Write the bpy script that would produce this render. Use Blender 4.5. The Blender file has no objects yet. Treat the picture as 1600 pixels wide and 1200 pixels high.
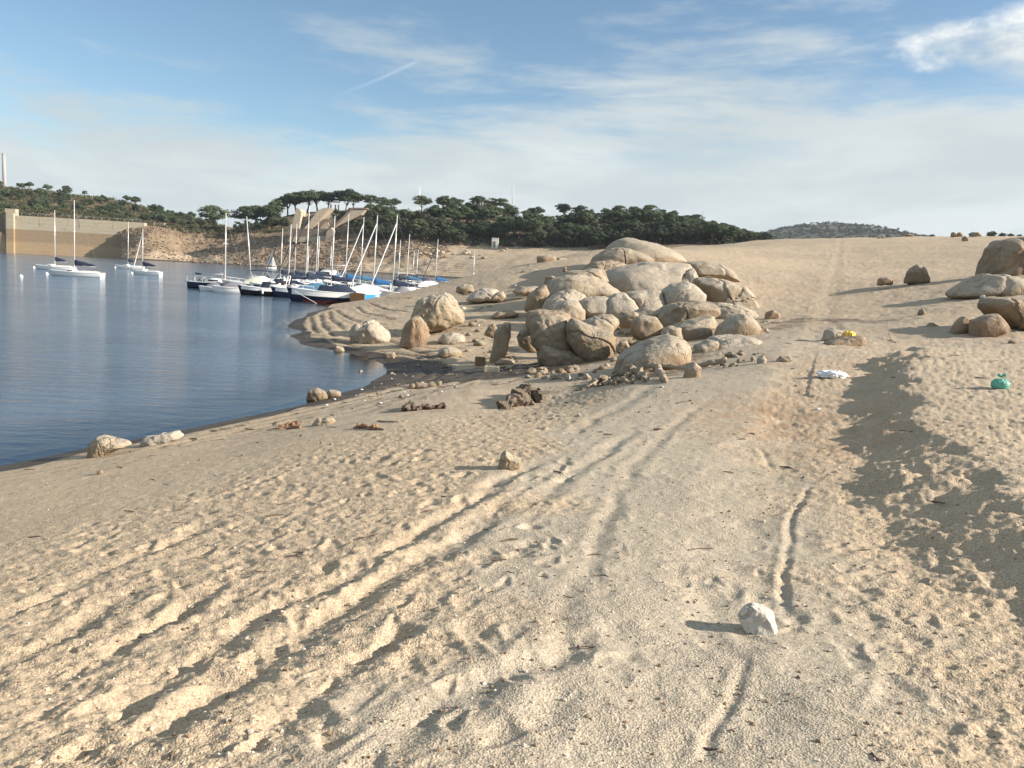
import bpy, bmesh, math, random
import numpy as np
from mathutils import Vector, Matrix

SC = bpy.context.scene
COL = SC.collection
R = math.radians
rng = np.random.default_rng(7)
random.seed(7)

# ------------------------------------------------------------------ camera
F = 1256.0                       # focal length in pixels of a 1600 wide picture
PITCH, ROLL = R(7.9), R(3.0)
EYE = np.array([0.0, 0.0, 3.0])
FWD = np.array([0, math.cos(PITCH), -math.sin(PITCH)])
RT0 = np.array([1.0, 0, 0]); UP0 = np.array([0, math.sin(PITCH), math.cos(PITCH)])
RT = math.cos(ROLL)*RT0 + math.sin(ROLL)*UP0
UP = -math.sin(ROLL)*RT0 + math.cos(ROLL)*UP0
cam_data = bpy.data.cameras.new("camera")
cam = bpy.data.objects.new("camera", cam_data); COL.objects.link(cam)
cam_data.sensor_width = 36; cam_data.lens = 36*F/1600
cam_data.clip_start = 0.05; cam_data.clip_end = 9000
cam.matrix_world = Matrix(((RT[0], UP[0], -FWD[0], EYE[0]), (RT[1], UP[1], -FWD[1], EYE[1]),
                           (RT[2], UP[2], -FWD[2], EYE[2]), (0, 0, 0, 1)))
SC.camera = cam
SC.render.resolution_x = 1024; SC.render.resolution_y = 768
SC.view_settings.view_transform = 'Standard'; SC.view_settings.look = 'None'
SC.view_settings.gamma = 1.0; SC.view_settings.exposure = 1.42

# ------------------------------------------------------------------ sun and sky
SUN_EL, SUN_AZ = R(23), math.atan2(1.0, -0.13)     # azimuth measured from +Y towards +X
sun_d = bpy.data.lights.new("sun", 'SUN'); sun_d.energy = 3.6; sun_d.angle = R(0.6); sun_d.color = (1.0, 0.905, 0.80)
sun = bpy.data.objects.new("sun", sun_d); COL.objects.link(sun)
sdir = Vector((math.sin(SUN_AZ)*math.cos(SUN_EL), math.cos(SUN_AZ)*math.cos(SUN_EL), math.sin(SUN_EL)))
sun.rotation_euler = sdir.to_track_quat('Z', 'Y').to_euler(); sun.location = (60, 20, 60)


class NT:
    """tiny helper to write node trees"""
    def __init__(s, tree):
        s.t = tree; s.n = tree.nodes; s.l = tree.links
    def node(s, typ, **kw):
        n = s.n.new(typ)
        for k, v in kw.items():
            if k.startswith('_'):
                setattr(n, k[1:], v)
        return n
    def link(s, a, b): s.l.new(a, b)
    def inp(s, sock, v):
        if hasattr(v, 'is_output') or isinstance(v, bpy.types.NodeSocket): s.l.new(v, sock)
        elif v is not None:
            if sock.type == 'RGBA' and not isinstance(v, (int, float)) and len(v) == 3: v = (*v, 1)
            sock.default_value = v
    def math(s, op, a, b=None, c=None, clamp=False):
        n = s.n.new('ShaderNodeMath'); n.operation = op; n.use_clamp = clamp
        s.inp(n.inputs[0], a); s.inp(n.inputs[1], b)
        if c is not None: s.inp(n.inputs[2], c)
        return n.outputs[0]
    def vmath(s, op, a, b=None):
        n = s.n.new('ShaderNodeVectorMath'); n.operation = op
        s.inp(n.inputs[0], a); s.inp(n.inputs[1], b)
        return n.outputs[0]
    def mix(s, f, a, b, blend='MIX'):
        n = s.n.new('ShaderNodeMix'); n.data_type = 'RGBA'; n.blend_type = blend; n.clamp_factor = True
        s.inp(n.inputs['Factor'], f); s.inp(n.inputs[6], a); s.inp(n.inputs[7], b)
        return n.outputs[2]
    def noise(s, vec, scale, detail=4, rough=0.55, lac=2.0, dist=0.0, out='Fac'):
        n = s.n.new('ShaderNodeTexNoise'); s.inp(n.inputs['Vector'], vec)
        n.inputs['Scale'].default_value = scale; n.inputs['Detail'].default_value = detail
        n.inputs['Roughness'].default_value = rough; n.inputs['Lacunarity'].default_value = lac
        n.inputs['Distortion'].default_value = dist
        return n.outputs[out]
    def voro(s, vec, scale, feature='F1', out='Distance', rand=1.0):
        n = s.n.new('ShaderNodeTexVoronoi'); n.feature = feature; s.inp(n.inputs['Vector'], vec)
        n.inputs['Scale'].default_value = scale; n.inputs['Randomness'].default_value = rand
        return n.outputs[out]
    def ramp(s, v, a, b, lo=0.0, hi=1.0, smooth=True):
        n = s.n.new('ShaderNodeMapRange'); n.interpolation_type = 'SMOOTHSTEP' if smooth else 'LINEAR'
        s.inp(n.inputs[0], v)
        for i, q in zip((1, 2, 3, 4), (a, b, lo, hi)): s.inp(n.inputs[i], q)
        return n.outputs[0]
    def mapping(s, vec, scale=(1, 1, 1), rot=(0, 0, 0), loc=(0, 0, 0)):
        n = s.n.new('ShaderNodeMapping'); s.inp(n.inputs['Vector'], vec)
        n.inputs['Scale'].default_value = scale; n.inputs['Rotation'].default_value = rot; n.inputs['Location'].default_value = loc
        return n.outputs[0]
    def sep(s, v):
        n = s.n.new('ShaderNodeSeparateXYZ'); s.inp(n.inputs[0], v); return n.outputs
    def comb(s, x, y, z):
        n = s.n.new('ShaderNodeCombineXYZ')
        for i, q in enumerate((x, y, z)): s.inp(n.inputs[i], q)
        return n.outputs[0]
    def bump(s, h, strength=1.0, dist=0.02, normal=None):
        n = s.n.new('ShaderNodeBump'); n.inputs['Strength'].default_value = strength
        n.inputs['Distance'].default_value = dist; s.inp(n.inputs['Height'], h)
        if normal is not None: s.inp(n.inputs['Normal'], normal)
        return n.outputs[0]
    def attr(s, name, out='Fac'):
        n = s.n.new('ShaderNodeAttribute'); n.attribute_name = name; return n.outputs[out]


def build_world():
    w = bpy.data.worlds.new("World"); SC.world = w; w.use_nodes = True
    t = NT(w.node_tree); t.n.clear()
    out = t.n.new('ShaderNodeOutputWorld'); bg = t.n.new('ShaderNodeBackground'); t.link(bg.outputs[0], out.inputs[0])
    sky = t.n.new('ShaderNodeTexSky'); sky.sky_type = 'NISHITA'; sky.sun_disc = False
    sky.sun_elevation = SUN_EL; sky.sun_rotation = SUN_AZ
    sky.air_density = 1.0; sky.dust_density = 0.6; sky.ozone_density = 2.0; sky.altitude = 700
    d = t.n.new('ShaderNodeTexCoord').outputs['Generated']
    x, y, z = t.sep(d)
    zz = t.math('MAXIMUM', z, 0.0)
    # a cloud sheet: the direction projected on a plane overhead
    den = t.math('ADD', zz, 0.10)
    pu = t.math('DIVIDE', x, den); pv = t.math('DIVIDE', y, den)
    p = t.comb(pu, pv, 0.0)
    az = t.math('ARCTAN2', x, y)                       # 0 straight ahead, + to the right
    warp = t.noise(t.mapping(p, (0.5, 0.5, 1)), 1.0, 3, 0.5, out='Color')
    pw = t.vmath('ADD', p, t.vmath('MULTIPLY', t.vmath('SUBTRACT', warp, (0.5, 0.5, 0.5)), (1.2, 1.2, 0)))
    sw = t.comb(t.math('ADD', az, t.math('MULTIPLY', t.math('SUBTRACT', t.sep(warp)[0], .5), .25)), t.math('ADD', z, t.math('MULTIPLY', t.math('SUBTRACT', t.sep(warp)[1], .5), .09)), 0.0)
    n1 = t.ramp(t.noise(t.mapping(sw, (2.4, 13.0, 1), (0, 0, R(7)), (1.3, .4, 0)), 1.6, 8, 0.62), .3, .72)
    n2 = t.noise(t.mapping(pw, (1.0, 0.7, 1), (0, 0, R(-20)), (3, 1, 0)), 0.55, 5, 0.5)
    # where the veil lies: low down everywhere, and over the whole right half
    side = t.ramp(az, -0.35, 0.5)
    low = t.ramp(z, 0.20, 0.06)
    lowr = t.ramp(z, 0.30, 0.16)
    cov = t.math('ADD', t.math('MULTIPLY', low, 0.95), t.math('MULTIPLY', t.math('MULTIPLY', side, lowr), 0.70))
    cov = t.math('ADD', cov, t.math('ADD', 0.20, t.ramp(z, 0.36, 0.6, 0, 0.45)))
    cl = t.math('ADD', t.math('MULTIPLY', n1, 0.72), t.math('MULTIPLY', n2, 0.62))
    a = t.math('SUBTRACT', t.math('ADD', cl, cov), 0.84)
    a = t.ramp(a, 0.0, 0.80, 0.0, 0.97)
    a = t.math('MAXIMUM', a, t.ramp(z, 0.15, 0.05, 0, 0.93))
    base = t.mix(1.0, sky.outputs[0], (0.51, 0.555, 0.54), 'MULTIPLY')
    shade = t.noise(t.mapping(pw, (0.8, 0.5, 1), (0, 0, 0.3), (7, 2, 0)), 1.1, 5, 0.55)
    veil = t.mix(t.ramp(shade, 0.35, 0.7), (2.12, 2.40, 2.48), (2.72, 2.93, 2.96))
    c = t.mix(a, base, veil)
    # cumulus bank high on the right
    q = t.comb(az, t.math('MULTIPLY', z, 1.7), 0.0)
    cq = t.noise(q, 13.0, 7, 0.58)
    cx = t.math('DIVIDE', t.math('SUBTRACT', az, 0.53), 0.115)
    zlift = t.math('ADD', 0.256, t.math('MULTIPLY', t.math('SUBTRACT', az, 0.5), 0.03))
    cz = t.math('DIVIDE', t.math('SUBTRACT', z, zlift), 0.032)
    rr = t.math('ADD', t.math('MULTIPLY', cx, cx), t.math('MULTIPLY', cz, cz))
    e = t.math('ADD', t.math('SUBTRACT', 1.0, rr), t.math('MULTIPLY', t.math('SUBTRACT', cq, 0.5), 3.2))
    e = t.ramp(e, 0.0, 1.0, 0, 0.9)
    cc = t.mix(t.ramp(t.math('ADD', cz, t.math('MULTIPLY', t.math('SUBTRACT', cq, 0.5), 4.0)), -0.9, 0.7), (2.0, 2.3, 2.5), (4.0, 4.0, 3.8))
    c = t.mix(e, c, cc)
    # thin old vapour trail on the left
    ta = t.math('ADD', t.math('SUBTRACT', z, 0.2200), t.math('MULTIPLY', t.math('SUBTRACT', az, -0.16), -0.48))
    ta = t.math('ADD', ta, t.math('MULTIPLY', t.math('SUBTRACT', t.noise(q, 40, 2), 0.5), 0.004))
    tw = t.math('MULTIPLY', t.ramp(t.math('ABSOLUTE', ta), 0.0, 0.0032, 1, 0),
                t.math('MULTIPLY', t.ramp(az, -0.24, -0.16), t.ramp(az, -0.125, -0.14)))
    c = t.mix(t.math('MULTIPLY', tw, 0.16), c, (4.0, 4.3, 4.5))
    t.link(c, bg.inputs[0]); bg.inputs[1].default_value = 0.105
build_world()

# ------------------------------------------------------------------ helpers
def P(u, v, z=None, y=None):
    """world point seen at photo pixel (u, v): on height z, or at distance y"""
    d = FWD + RT*(u-800)/F + UP*(600-v)/F
    k = (z-EYE[2])/d[2] if z is not None else y/d[1]
    return EYE + d*k

_perm = np.random.default_rng(3).permutation(256); _perm = np.concatenate([_perm, _perm, _perm])
_g3 = np.random.default_rng(5).normal(size=(256, 3)); _g3 /= np.linalg.norm(_g3, axis=1)[:, None]
def pn3(p):
    p = np.asarray(p, float); i = np.floor(p).astype(int); f = p-i; i &= 255
    w = f*f*f*(f*(f*6-15)+10); r = 0
    for dx in (0, 1):
        for dy in (0, 1):
            for dz in (0, 1):
                h = _perm[_perm[_perm[(i[:, 0]+dx) & 255]+((i[:, 1]+dy) & 255)]+((i[:, 2]+dz) & 255)]
                g = _g3[h]
                dt = g[:, 0]*(f[:, 0]-dx)+g[:, 1]*(f[:, 1]-dy)+g[:, 2]*(f[:, 2]-dz)
                ww = (w[:, 0] if dx else 1-w[:, 0])*(w[:, 1] if dy else 1-w[:, 1])*(w[:, 2] if dz else 1-w[:, 2])
                r = r+ww*dt
    return r*1.6
def fbm(p, octaves=4, gain=0.5):
    p = np.asarray(p, float); a = 1.0; s = 0
    for k in range(octaves):
        s = s+a*pn3(p*(2.0**k)+17.3*k); a *= gain
    return s
def sstep(a, b, x):
    t = np.clip((np.asarray(x, float)-a)/(b-a), 0, 1); return t*t*(3-2*t)

def tile_noise(n, lo, hi, seed, power=0.0, aniso=(1, 1)):
    """periodic band limited noise, cycles per tile between lo and hi"""
    r = np.random.default_rng(seed)
    fx = np.fft.fftfreq(n)[:, None]*n*aniso[0]; fy = np.fft.rfftfreq(n)[None, :]*n*aniso[1]
    k = np.hypot(fx, fy); k[0, 0] = 1
    amp = np.where((k >= lo) & (k <= hi), k**(-power), 0)
    z = np.fft.irfft2(amp*np.exp(2j*np.pi*r.random(k.shape)), s=(n, n))
    return z/z.std()
def samp(img, x, y, size):
    """bilinear lookup of a periodic image whose tile is `size` metres"""
    n = img.shape[0]
    fx = np.mod(x/size, 1)*n; fy = np.mod(y/size, 1)*n
    i = np.floor(fx).astype(int) % n; j = np.floor(fy).astype(int) % n; a = fx-np.floor(fx); b = fy-np.floor(fy)
    i2 = (i+1) % n; j2 = (j+1) % n
    return (img[i, j]*(1-a)+img[i2, j]*a)*(1-b)+(img[i, j2]*(1-a)+img[i2, j2]*a)*b

def seg_dist(x, y, pts):
    """distance to a polyline, signed side (+ right of travel) and parameter in points"""
    best = np.full(np.shape(x), 1e9); side = np.zeros(np.shape(x)); par = np.zeros(np.shape(x))
    for k in range(len(pts)-1):
        ax, ay = pts[k][:2]; bx, by = pts[k+1][:2]
        dx, dy = bx-ax, by-ay; L2 = dx*dx+dy*dy
        t = np.clip(((x-ax)*dx+(y-ay)*dy)/L2, 0, 1)
        ex, ey = x-(ax+t*dx), y-(ay+t*dy); d = np.hypot(ex, ey)
        m = d < best
        best = np.where(m, d, best)
        side = np.where(m, np.sign((y-ay)*-dx+(x-ax)*dy), side); par = np.where(m, k+t, par)
    return best, side, par

# ------------------------------------------------------------------ terrain heights
CT = []
def cz(u, v, z): q = P(u, v, z=z); CT.append((q[0], q[1], z))
def cd(u, v, y, dz=0.0): q = P(u, v, y=y); CT.append((q[0], q[1], q[2]+dz))
def cw(x, y, z): CT.append((x, y, z))
SHORE = [(0, 728), (70, 714), (130, 701), (215, 686), (300, 669), (380, 652), (440, 640), (490, 628), (540, 612), (580, 596), (604, 582),
         (600, 570), (575, 560), (540, 551), (500, 544), (468, 533), (455, 523), (452, 512), (460, 500), (480, 490), (510, 482)]
for u, v in SHORE: cz(u, v, 0.0)
# under water, a step from the shore
for u, v, z in [(-60, 690, -.45), (0, 690, -.35), (130, 665, -.35), (300, 640, -.32), (430, 612, -.32), (500, 598, -.25), (540, 580, -.14),
                (480, 565, -.25), (430, 530, -.4), (420, 510, -.4), (440, 492, -.35), (500, 474, -.35), (250, 560, -1), (0, 560, -1.2), (300, 480, -1.5), (0, 450, -2), (350, 440, -2), (560, 600, -.06), (575, 575, -.06)]: cz(u, v, z)
# shoreline to the left of the frame and behind
for x, y, z in [(-9.5, 5, 0), (-12, -1, 0), (-14, 4, -1), (-16, -8, 0), (-20, -4, -1), (-8, -6, .7), (-3, -6, 1.4), (3, -6, 1.8), (8, -6, 2.1), (14, -3, 2.4),
                (0, -25, 2), (30, -25, 3), (30, 0, 3.2), (60, 0, 6), (-40, -20, -2), (-60, 20, -3), (120, -20, 10), (-200, 60, -4), (0, -200, 8), (-200, -200, -2), (250, 50, 14)]: cw(x, y, z)
# near beach and track
for x, y, z in [(0, 0.3, 1.5), (0, 2, 1.5), (1.2, 3, 1.5), (2.2, 4.6, 1.52), (1.5, 6, 1.48), (-1.5, 2, 1.4), (-2, 3.5, 1.26), (-4, 4, .98), (-6, 6, .5), (-3, 7, .93), (-4.5, 9, .52),
                (-2, 11, .8), (-2.7, 14, .46), (-1, 15, .72), (-.5, 9, 1.16), (1.6, 10, 1.35), (3, 9.5, 1.47), (1.8, 13, 1.2), (-6.4, 2, .75), (4.6, 15, 1.5)]: cw(x, y, z)
# right hand bank (without the cut step itself) and the way on
for x, y, z in [(3.2, 4, 1.58), (5, 6, 1.66), (5.2, 8.4, 1.68), (8, 8, 1.85), (8, 12, 1.8), (11, 6, 2.1), (9, 15, 1.75), (14, 15, 2.2), (7, 19, 1.65), (13, 21, 2.05), (18, 22, 2.6), (20, 12, 2.8)]: cw(x, y, z)
for u, v, z in [(1250, 560, 1.58), (1320, 545, 1.62), (1185, 522, 1.55), (1100, 580, 1.3), (1000, 602, 1.12), (900, 562, .7), (800, 562, .42), (700, 562, .27), (640, 562, .13),
                (640, 600, .13), (700, 602, .3), (800, 602, .58), (850, 640, .82), (720, 502, .85), (650, 540, .32), (560, 530, .15), (780, 472, 1.35), (600, 486, .55), (540, 500, .35), (500, 510, .2), (500, 530, .15)]: cz(u, v, z)
for u, v, y in [(1190, 490, 35), (1290, 495, 31), (1400, 490, 30), (1500, 480, 28), (1600, 478, 27), (1290, 460, 43), (1432, 441, 44), (1600, 440, 36), (1180, 442, 50), (1180, 402, 95), (1180, 385, 140),
                (1300, 420, 72), (1300, 395, 105), (1500, 420, 62), (1500, 395, 88), (1600, 400, 75), (1700, 400, 72), (1800, 440, 30), (1400, 372.5, 150), (1300, 373, 165), (1500, 371, 145), (1220, 375, 178), (1600, 370, 140), (1750, 369, 138),
                (1150, 383, 205), (1100, 386, 220), (1050, 388, 235), (1060, 402, 68),
                (575, 468, 60), (640, 455, 66), (700, 441, 75), (760, 432, 80), (830, 417, 82), (880, 404, 88), (930, 396, 95), (1000, 393, 120), (800, 440, 52), (640, 480, 44), (700, 470, 48)]: cd(u, v, y)
# the ground in among the outcrop lies lower than the rocks' visible feet
for u, v, y, dz in [(1100, 500, 30, -.35), (1050, 470, 34, -.7), (1050, 440, 42, -.8), (1000, 412, 50, -.9), (1080, 425, 47, -.5), (900, 480, 32, -.65), (880, 445, 40, -.7), (920, 425, 47, -.8), (950, 530, 25, -.45), (980, 480, 31, -.7), (1000, 560, 18.5, -.1)]: cd(u, v, y, dz)
# behind the spit: the creek with the moorings
for u, y, z in [(560, 72, -.4), (640, 80, -.5), (700, 92, -.5), (760, 100, -.6), (820, 105, 1.2), (560, 110, -2), (640, 150, -2), (760, 180, -1.5), (800, 235, -.3), (450, 80, -1.5), (450, 150, -2.5), (300, 200, -3), (100, 200, -3), (-300, 250, -3), (880, 140, 3.4), (900, 220, 6.6), (1000, 220, 9.5)]:
    q = P(u, 420, y=y); cw(q[0], y, z)
# the far bank
for u, ys, prof in [(-500, 375, [(-4, -3), (8, 15), (60, 22), (180, 46)]), (-150, 376, [(-4, -3), (9, 15), (60, 22), (170, 44)]), (60, 370, [(-4, -3), (10, 15), (60, 19), (170, 39)]),
                    (140, 366, [(-14, -3), (-4, -2), (11, 14), (60, 18), (170, 36.5)]), (178, 366, [(-14, -2), (-6, -.5), (0, 2.5), (9, 10.5), (20, 15), (60, 18), (170, 36)]), (215, 352, [(-10, -1.5), (0, .3), (10, 7), (16, 11.5), (24, 14), (48, 15.5), (100, 20), (190, 33)]),
                    (300, 356, [(-12, -1.5), (0, 0), (20, 6.5), (50, 15.6), (110, 20), (190, 27)]), (380, 340, [(-12, -1.5), (0, 0), (20, 6), (50, 15.6), (100, 18), (190, 17)]),
                    (450, 320, [(-12, -1.5), (0, 0), (20, 5), (52, 14.4), (85, 20), (115, 27), (170, 26)]), (550, 300, [(-12, -1.5), (0, 0), (22, 5.5), (52, 12.5), (85, 21), (125, 30), (190, 29)]),
                    (650, 280, [(-12, -1.2), (0, 0), (25, 4.5), (52, 12.3), (90, 22), (140, 31), (210, 30)]), (750, 264, [(-12, -.8), (0, .1), (22, 4.4), (42, 8.4), (64, 12.4), (100, 21), (155, 32.5), (230, 32)]),
                    (850, 250, [(0, 3), (40, 9.2), (70, 13.4), (110, 22), (165, 29.5), (240, 30)]), (950, 250, [(0, 8.2), (40, 11.8), (62, 14.6), (110, 24), (165, 33), (240, 32)]),
                    (1050, 270, [(0, 14), (60, 22), (125, 31.5), (200, 30)]), (1150, 250, [(0, 14), (80, 20), (140, 25), (200, 24)]), (1230, 250, [(0, 13.2), (150, 14)]), (1400, 250, [(0, 13.6), (200, 15)]), (1600, 250, [(0, 14), (200, 15)]), (1900, 250, [(0, 15), (200, 16)])]:
    for dy, z in prof:
        q = P(u, 400, y=ys+dy); cw(q[0], q[1], z)
for x in (-500, -250, 0, 250, 600): cw(x, 760, 20)
CT = np.array(CT)

def warp_xy(x, y):
    r = np.hypot(x, y)+1.5
    return np.arctan2(x, y+0.0)*1.15, np.log(r)
def tps_fit():
    a, b = warp_xy(CT[:, 0], CT[:, 1]); n = len(a)
    d2 = (a[:, None]-a[None])**2+(b[:, None]-b[None])**2
    K = np.where(d2 > 0, d2*np.log(d2+1e-12), 0)+np.eye(n)*2e-5
    Q = np.c_[np.ones(n), a, b]
    M = np.zeros((n+3, n+3)); M[:n, :n] = K; M[:n, n:] = Q; M[n:, :n] = Q.T
    s = np.linalg.solve(M, np.r_[CT[:, 2], 0, 0, 0]); return a, b, s[:n], s[n:]
_ta, _tb, _tw, _tc = tps_fit()
def macro(x, y):
    x = np.asarray(x, float).ravel(); y = np.asarray(y, float).ravel(); out = np.empty(len(x))
    for i in range(0, len(x), 20000):
        a, b = warp_xy(x[i:i+20000], y[i:i+20000])
        d2 = (a[:, None]-_ta[None])**2+(b[:, None]-_tb[None])**2+1e-12
        out[i:i+20000] = (d2*np.log(d2))@_tw+_tc[0]+_tc[1]*a+_tc[2]*b
    return out

BANK = [(3.5, -4), (3.3, 0), (3.1, 2.5), (3.03, 4.1), (3.25, 5.4), (3.7, 6.7), (4.05, 8.0), (4.7, 9.6), (5.4, 11.2), (6.4, 13.2), (7.7, 15.6), (8.6, 17)]
def px_line(pts, z):
    r = []
    for u, v in pts:
        q = P(u, v, z=z); r.append((q[0], q[1]))
    return r
# wheel ruts and drag marks: (photo polyline, ground height there, half width, depth)
RUTS = [
    ([(200, 1230), (325, 1145), (480, 1030), (540, 990), (640, 920), (740, 860), (800, 800)], 1.24, .085, .038),
    ([(130, 1210), (275, 1085), (360, 1035), (425, 995), (540, 945), (615, 895), (695, 845), (770, 790), (850, 738)], 1.2, .08, .030),
    ([(880, 712), (935, 675), (1010, 632), (1065, 602)], 1.12, .10, .018),
    ([(20, 1190), (150, 1100), (215, 1055), (280, 1015), (330, 960)], 1.08, .07, .026),
    ([(380, 1215), (500, 1120), (610, 1030), (680, 965)], 1.3, .06, .020),
    ([(-20, 1030), (120, 950), (260, 885), (360, 830)], 1.0, .07, .020),
    ([(700, 900), (770, 845), (850, 790), (930, 730), (1000, 670)], 1.3, .07, .018),
    ([(-30, 1130), (70, 1065), (170, 1000), (250, 940)], 1.05, .07, .022),
    ([(600, 1210), (700, 1130), (790, 1080), (930, 1005)], 1.38, .08, .028),
    ([(840, 1230), (870, 1040), (890, 970), (925, 880), (950, 800), (985, 735), (1010, 705), (1060, 655), (1110, 625)], 1.42, .06, .011),
    ([(1268, 750), (1240, 800), (1230, 860), (1224, 920), (1232, 965)], 1.49, .024, .011),
    ([(1172, 1018), (1152, 1062), (1112, 1130), (1090, 1200)], 1.49, .022, .010),
    ([(1186, 690), (1200, 715), (1207, 730)], 1.48, .03, .013),
    ([(1290, 498), (1297, 470), (1305, 455), (1322, 440), (1350, 425)], 2.6, .3, .025),
]
_fine = tile_noise(512, 6, 90, 11, 1.7)
_mid = tile_noise(512, 3, 40, 12, 1.9)
_lump = tile_noise(512, 6, 60, 13, 2.0, (1.0, 0.5))
_big = tile_noise(512, 1, 16, 14, 2.0)

# a map of footprints and scuffs, 1 cm cells
GX0, GY0, GRES, GNX, GNY = -10.5, 0.6, 0.0125, 1440, 1500
def foot_map():
    g = np.zeros((GNX, GNY), np.float32); r = np.random.default_rng(21)
    band = px_line([(-300, 990), (0, 865), (200, 800), (420, 730), (620, 672), (760, 625), (860, 610)], .75)
    N = 5200
    xs = r.uniform(-9.5, 6.5, N); ys = 1.2+16.5*r.random(N)**1.3
    dist, side, _ = seg_dist(xs, ys, band)
    for k in range(N):
        if side[k] < 0: 
            if r.random() > 0.02: continue
        edge = min(1, dist[k]/1.2) if side[k] > 0 else .5
        trackpart = 1.0 if xs[k] < -0.1+0.10*ys[k] else (.75 if xs[k] > .9 and ys[k] < 4.3 else .32)
        L = r.uniform(.05, .15); W = L*r.uniform(.42, .8); ang = R(90-12)+r.normal()*.6
        dep = r.uniform(.003, .015)*edge*trackpart
        rad = int((L*1.9)/GRES)+2
        ci = int((xs[k]-GX0)/GRES); cj = int((ys[k]-GY0)/GRES)
        i0, i1, j0, j1 = ci-rad, ci+rad, cj-rad, cj+rad
        if i0 < 0 or j0 < 0 or i1 >= GNX or j1 >= GNY: continue
        X, Y = np.meshgrid(np.arange(i0, i1), np.arange(j0, j1), indexing='ij')
        dx = (X-ci)*GRES; dy = (Y-cj)*GRES
        a = (dx*math.cos(ang)+dy*math.sin(ang))/L; b = (-dx*math.sin(ang)+dy*math.cos(ang))/W
        q = np.sqrt(a*a+b*b)*(1+.18*np.sin(3*np.arctan2(b, a)+k))
        g[i0:i1, j0:j1] += dep*(-np.exp(-(q/.75)**4)+.55*np.exp(-((q-1.1)/.3)**2)*(.6+.6*np.sin(np.arctan2(b, a)+k*.7)))
    return g
FOOT = foot_map()
def foot(x, y):
    fx = (x-GX0)/GRES; fy = (y-GY0)/GRES
    ok = (fx > 1) & (fy > 1) & (fx < GNX-2) & (fy < GNY-2)
    fx = np.where(ok, fx, 1); fy = np.where(ok, fy, 1)
    i = fx.astype(int); j = fy.astype(int); a = fx-i; b = fy-j
    v = (FOOT[i, j]*(1-a)+FOOT[i+1, j]*a)*(1-b)+(FOOT[i, j+1]*(1-a)+FOOT[i+1, j+1]*a)*b
    return np.where(ok, v, 0)

SHORE_W = [(-30, -30), (-16, -8), (-12, -1), (-9.5, 5)]+[tuple(P(u, v, z=0)[:2]) for u, v in SHORE]
STRANDS = [([(484, 497), (490, 517), (496, 523)], .1), ([(500, 491), (504, 512), (522, 527)], .15), ([(514, 486), (517, 502), (536, 517)], .22), ([(525, 482), (540, 497), (562, 507), (580, 510)], .33), ([(556, 477), (572, 490), (590, 497), (612, 503)], .45), ([(578, 472), (602, 482), (637, 493)], .6), ([(600, 466), (640, 472)], .75),
           ([(501, 529), (515, 532), (540, 538), (580, 548), (615, 553), (647, 560), (672, 571), (675, 583), (652, 595), (615, 603), (590, 611), (540, 624), (480, 638)], .1), ([(615, 550), (665, 557), (692, 569), (698, 581), (668, 595), (615, 612), (552, 628), (490, 641), (420, 655), (330, 673)], .2),
           ([(690, 590), (740, 577), (795, 579), (840, 573)], .36), ([(677, 603), (727, 591), (777, 586), (835, 582)], .42), ([(430, 659), (560, 640), (700, 616), (800, 600), (850, 596)], .5), ([(240, 700), (360, 680), (470, 663)], .3), ([(560, 520), (600, 528), (640, 545), (700, 560)], .27)]
STRAND_W = [px_line(p, zz) for p, zz in STRANDS]
BAND_W = px_line([(-300, 990), (0, 865), (200, 800), (420, 730), (620, 672), (760, 625), (860, 610)], .75)
PATH_W = [(0.6, -2), (0.7, 3), (1.0, 6), (1.9, 10), (3.4, 13.5), (5.4, 17), (8, 22), (10, 28)]

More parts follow.
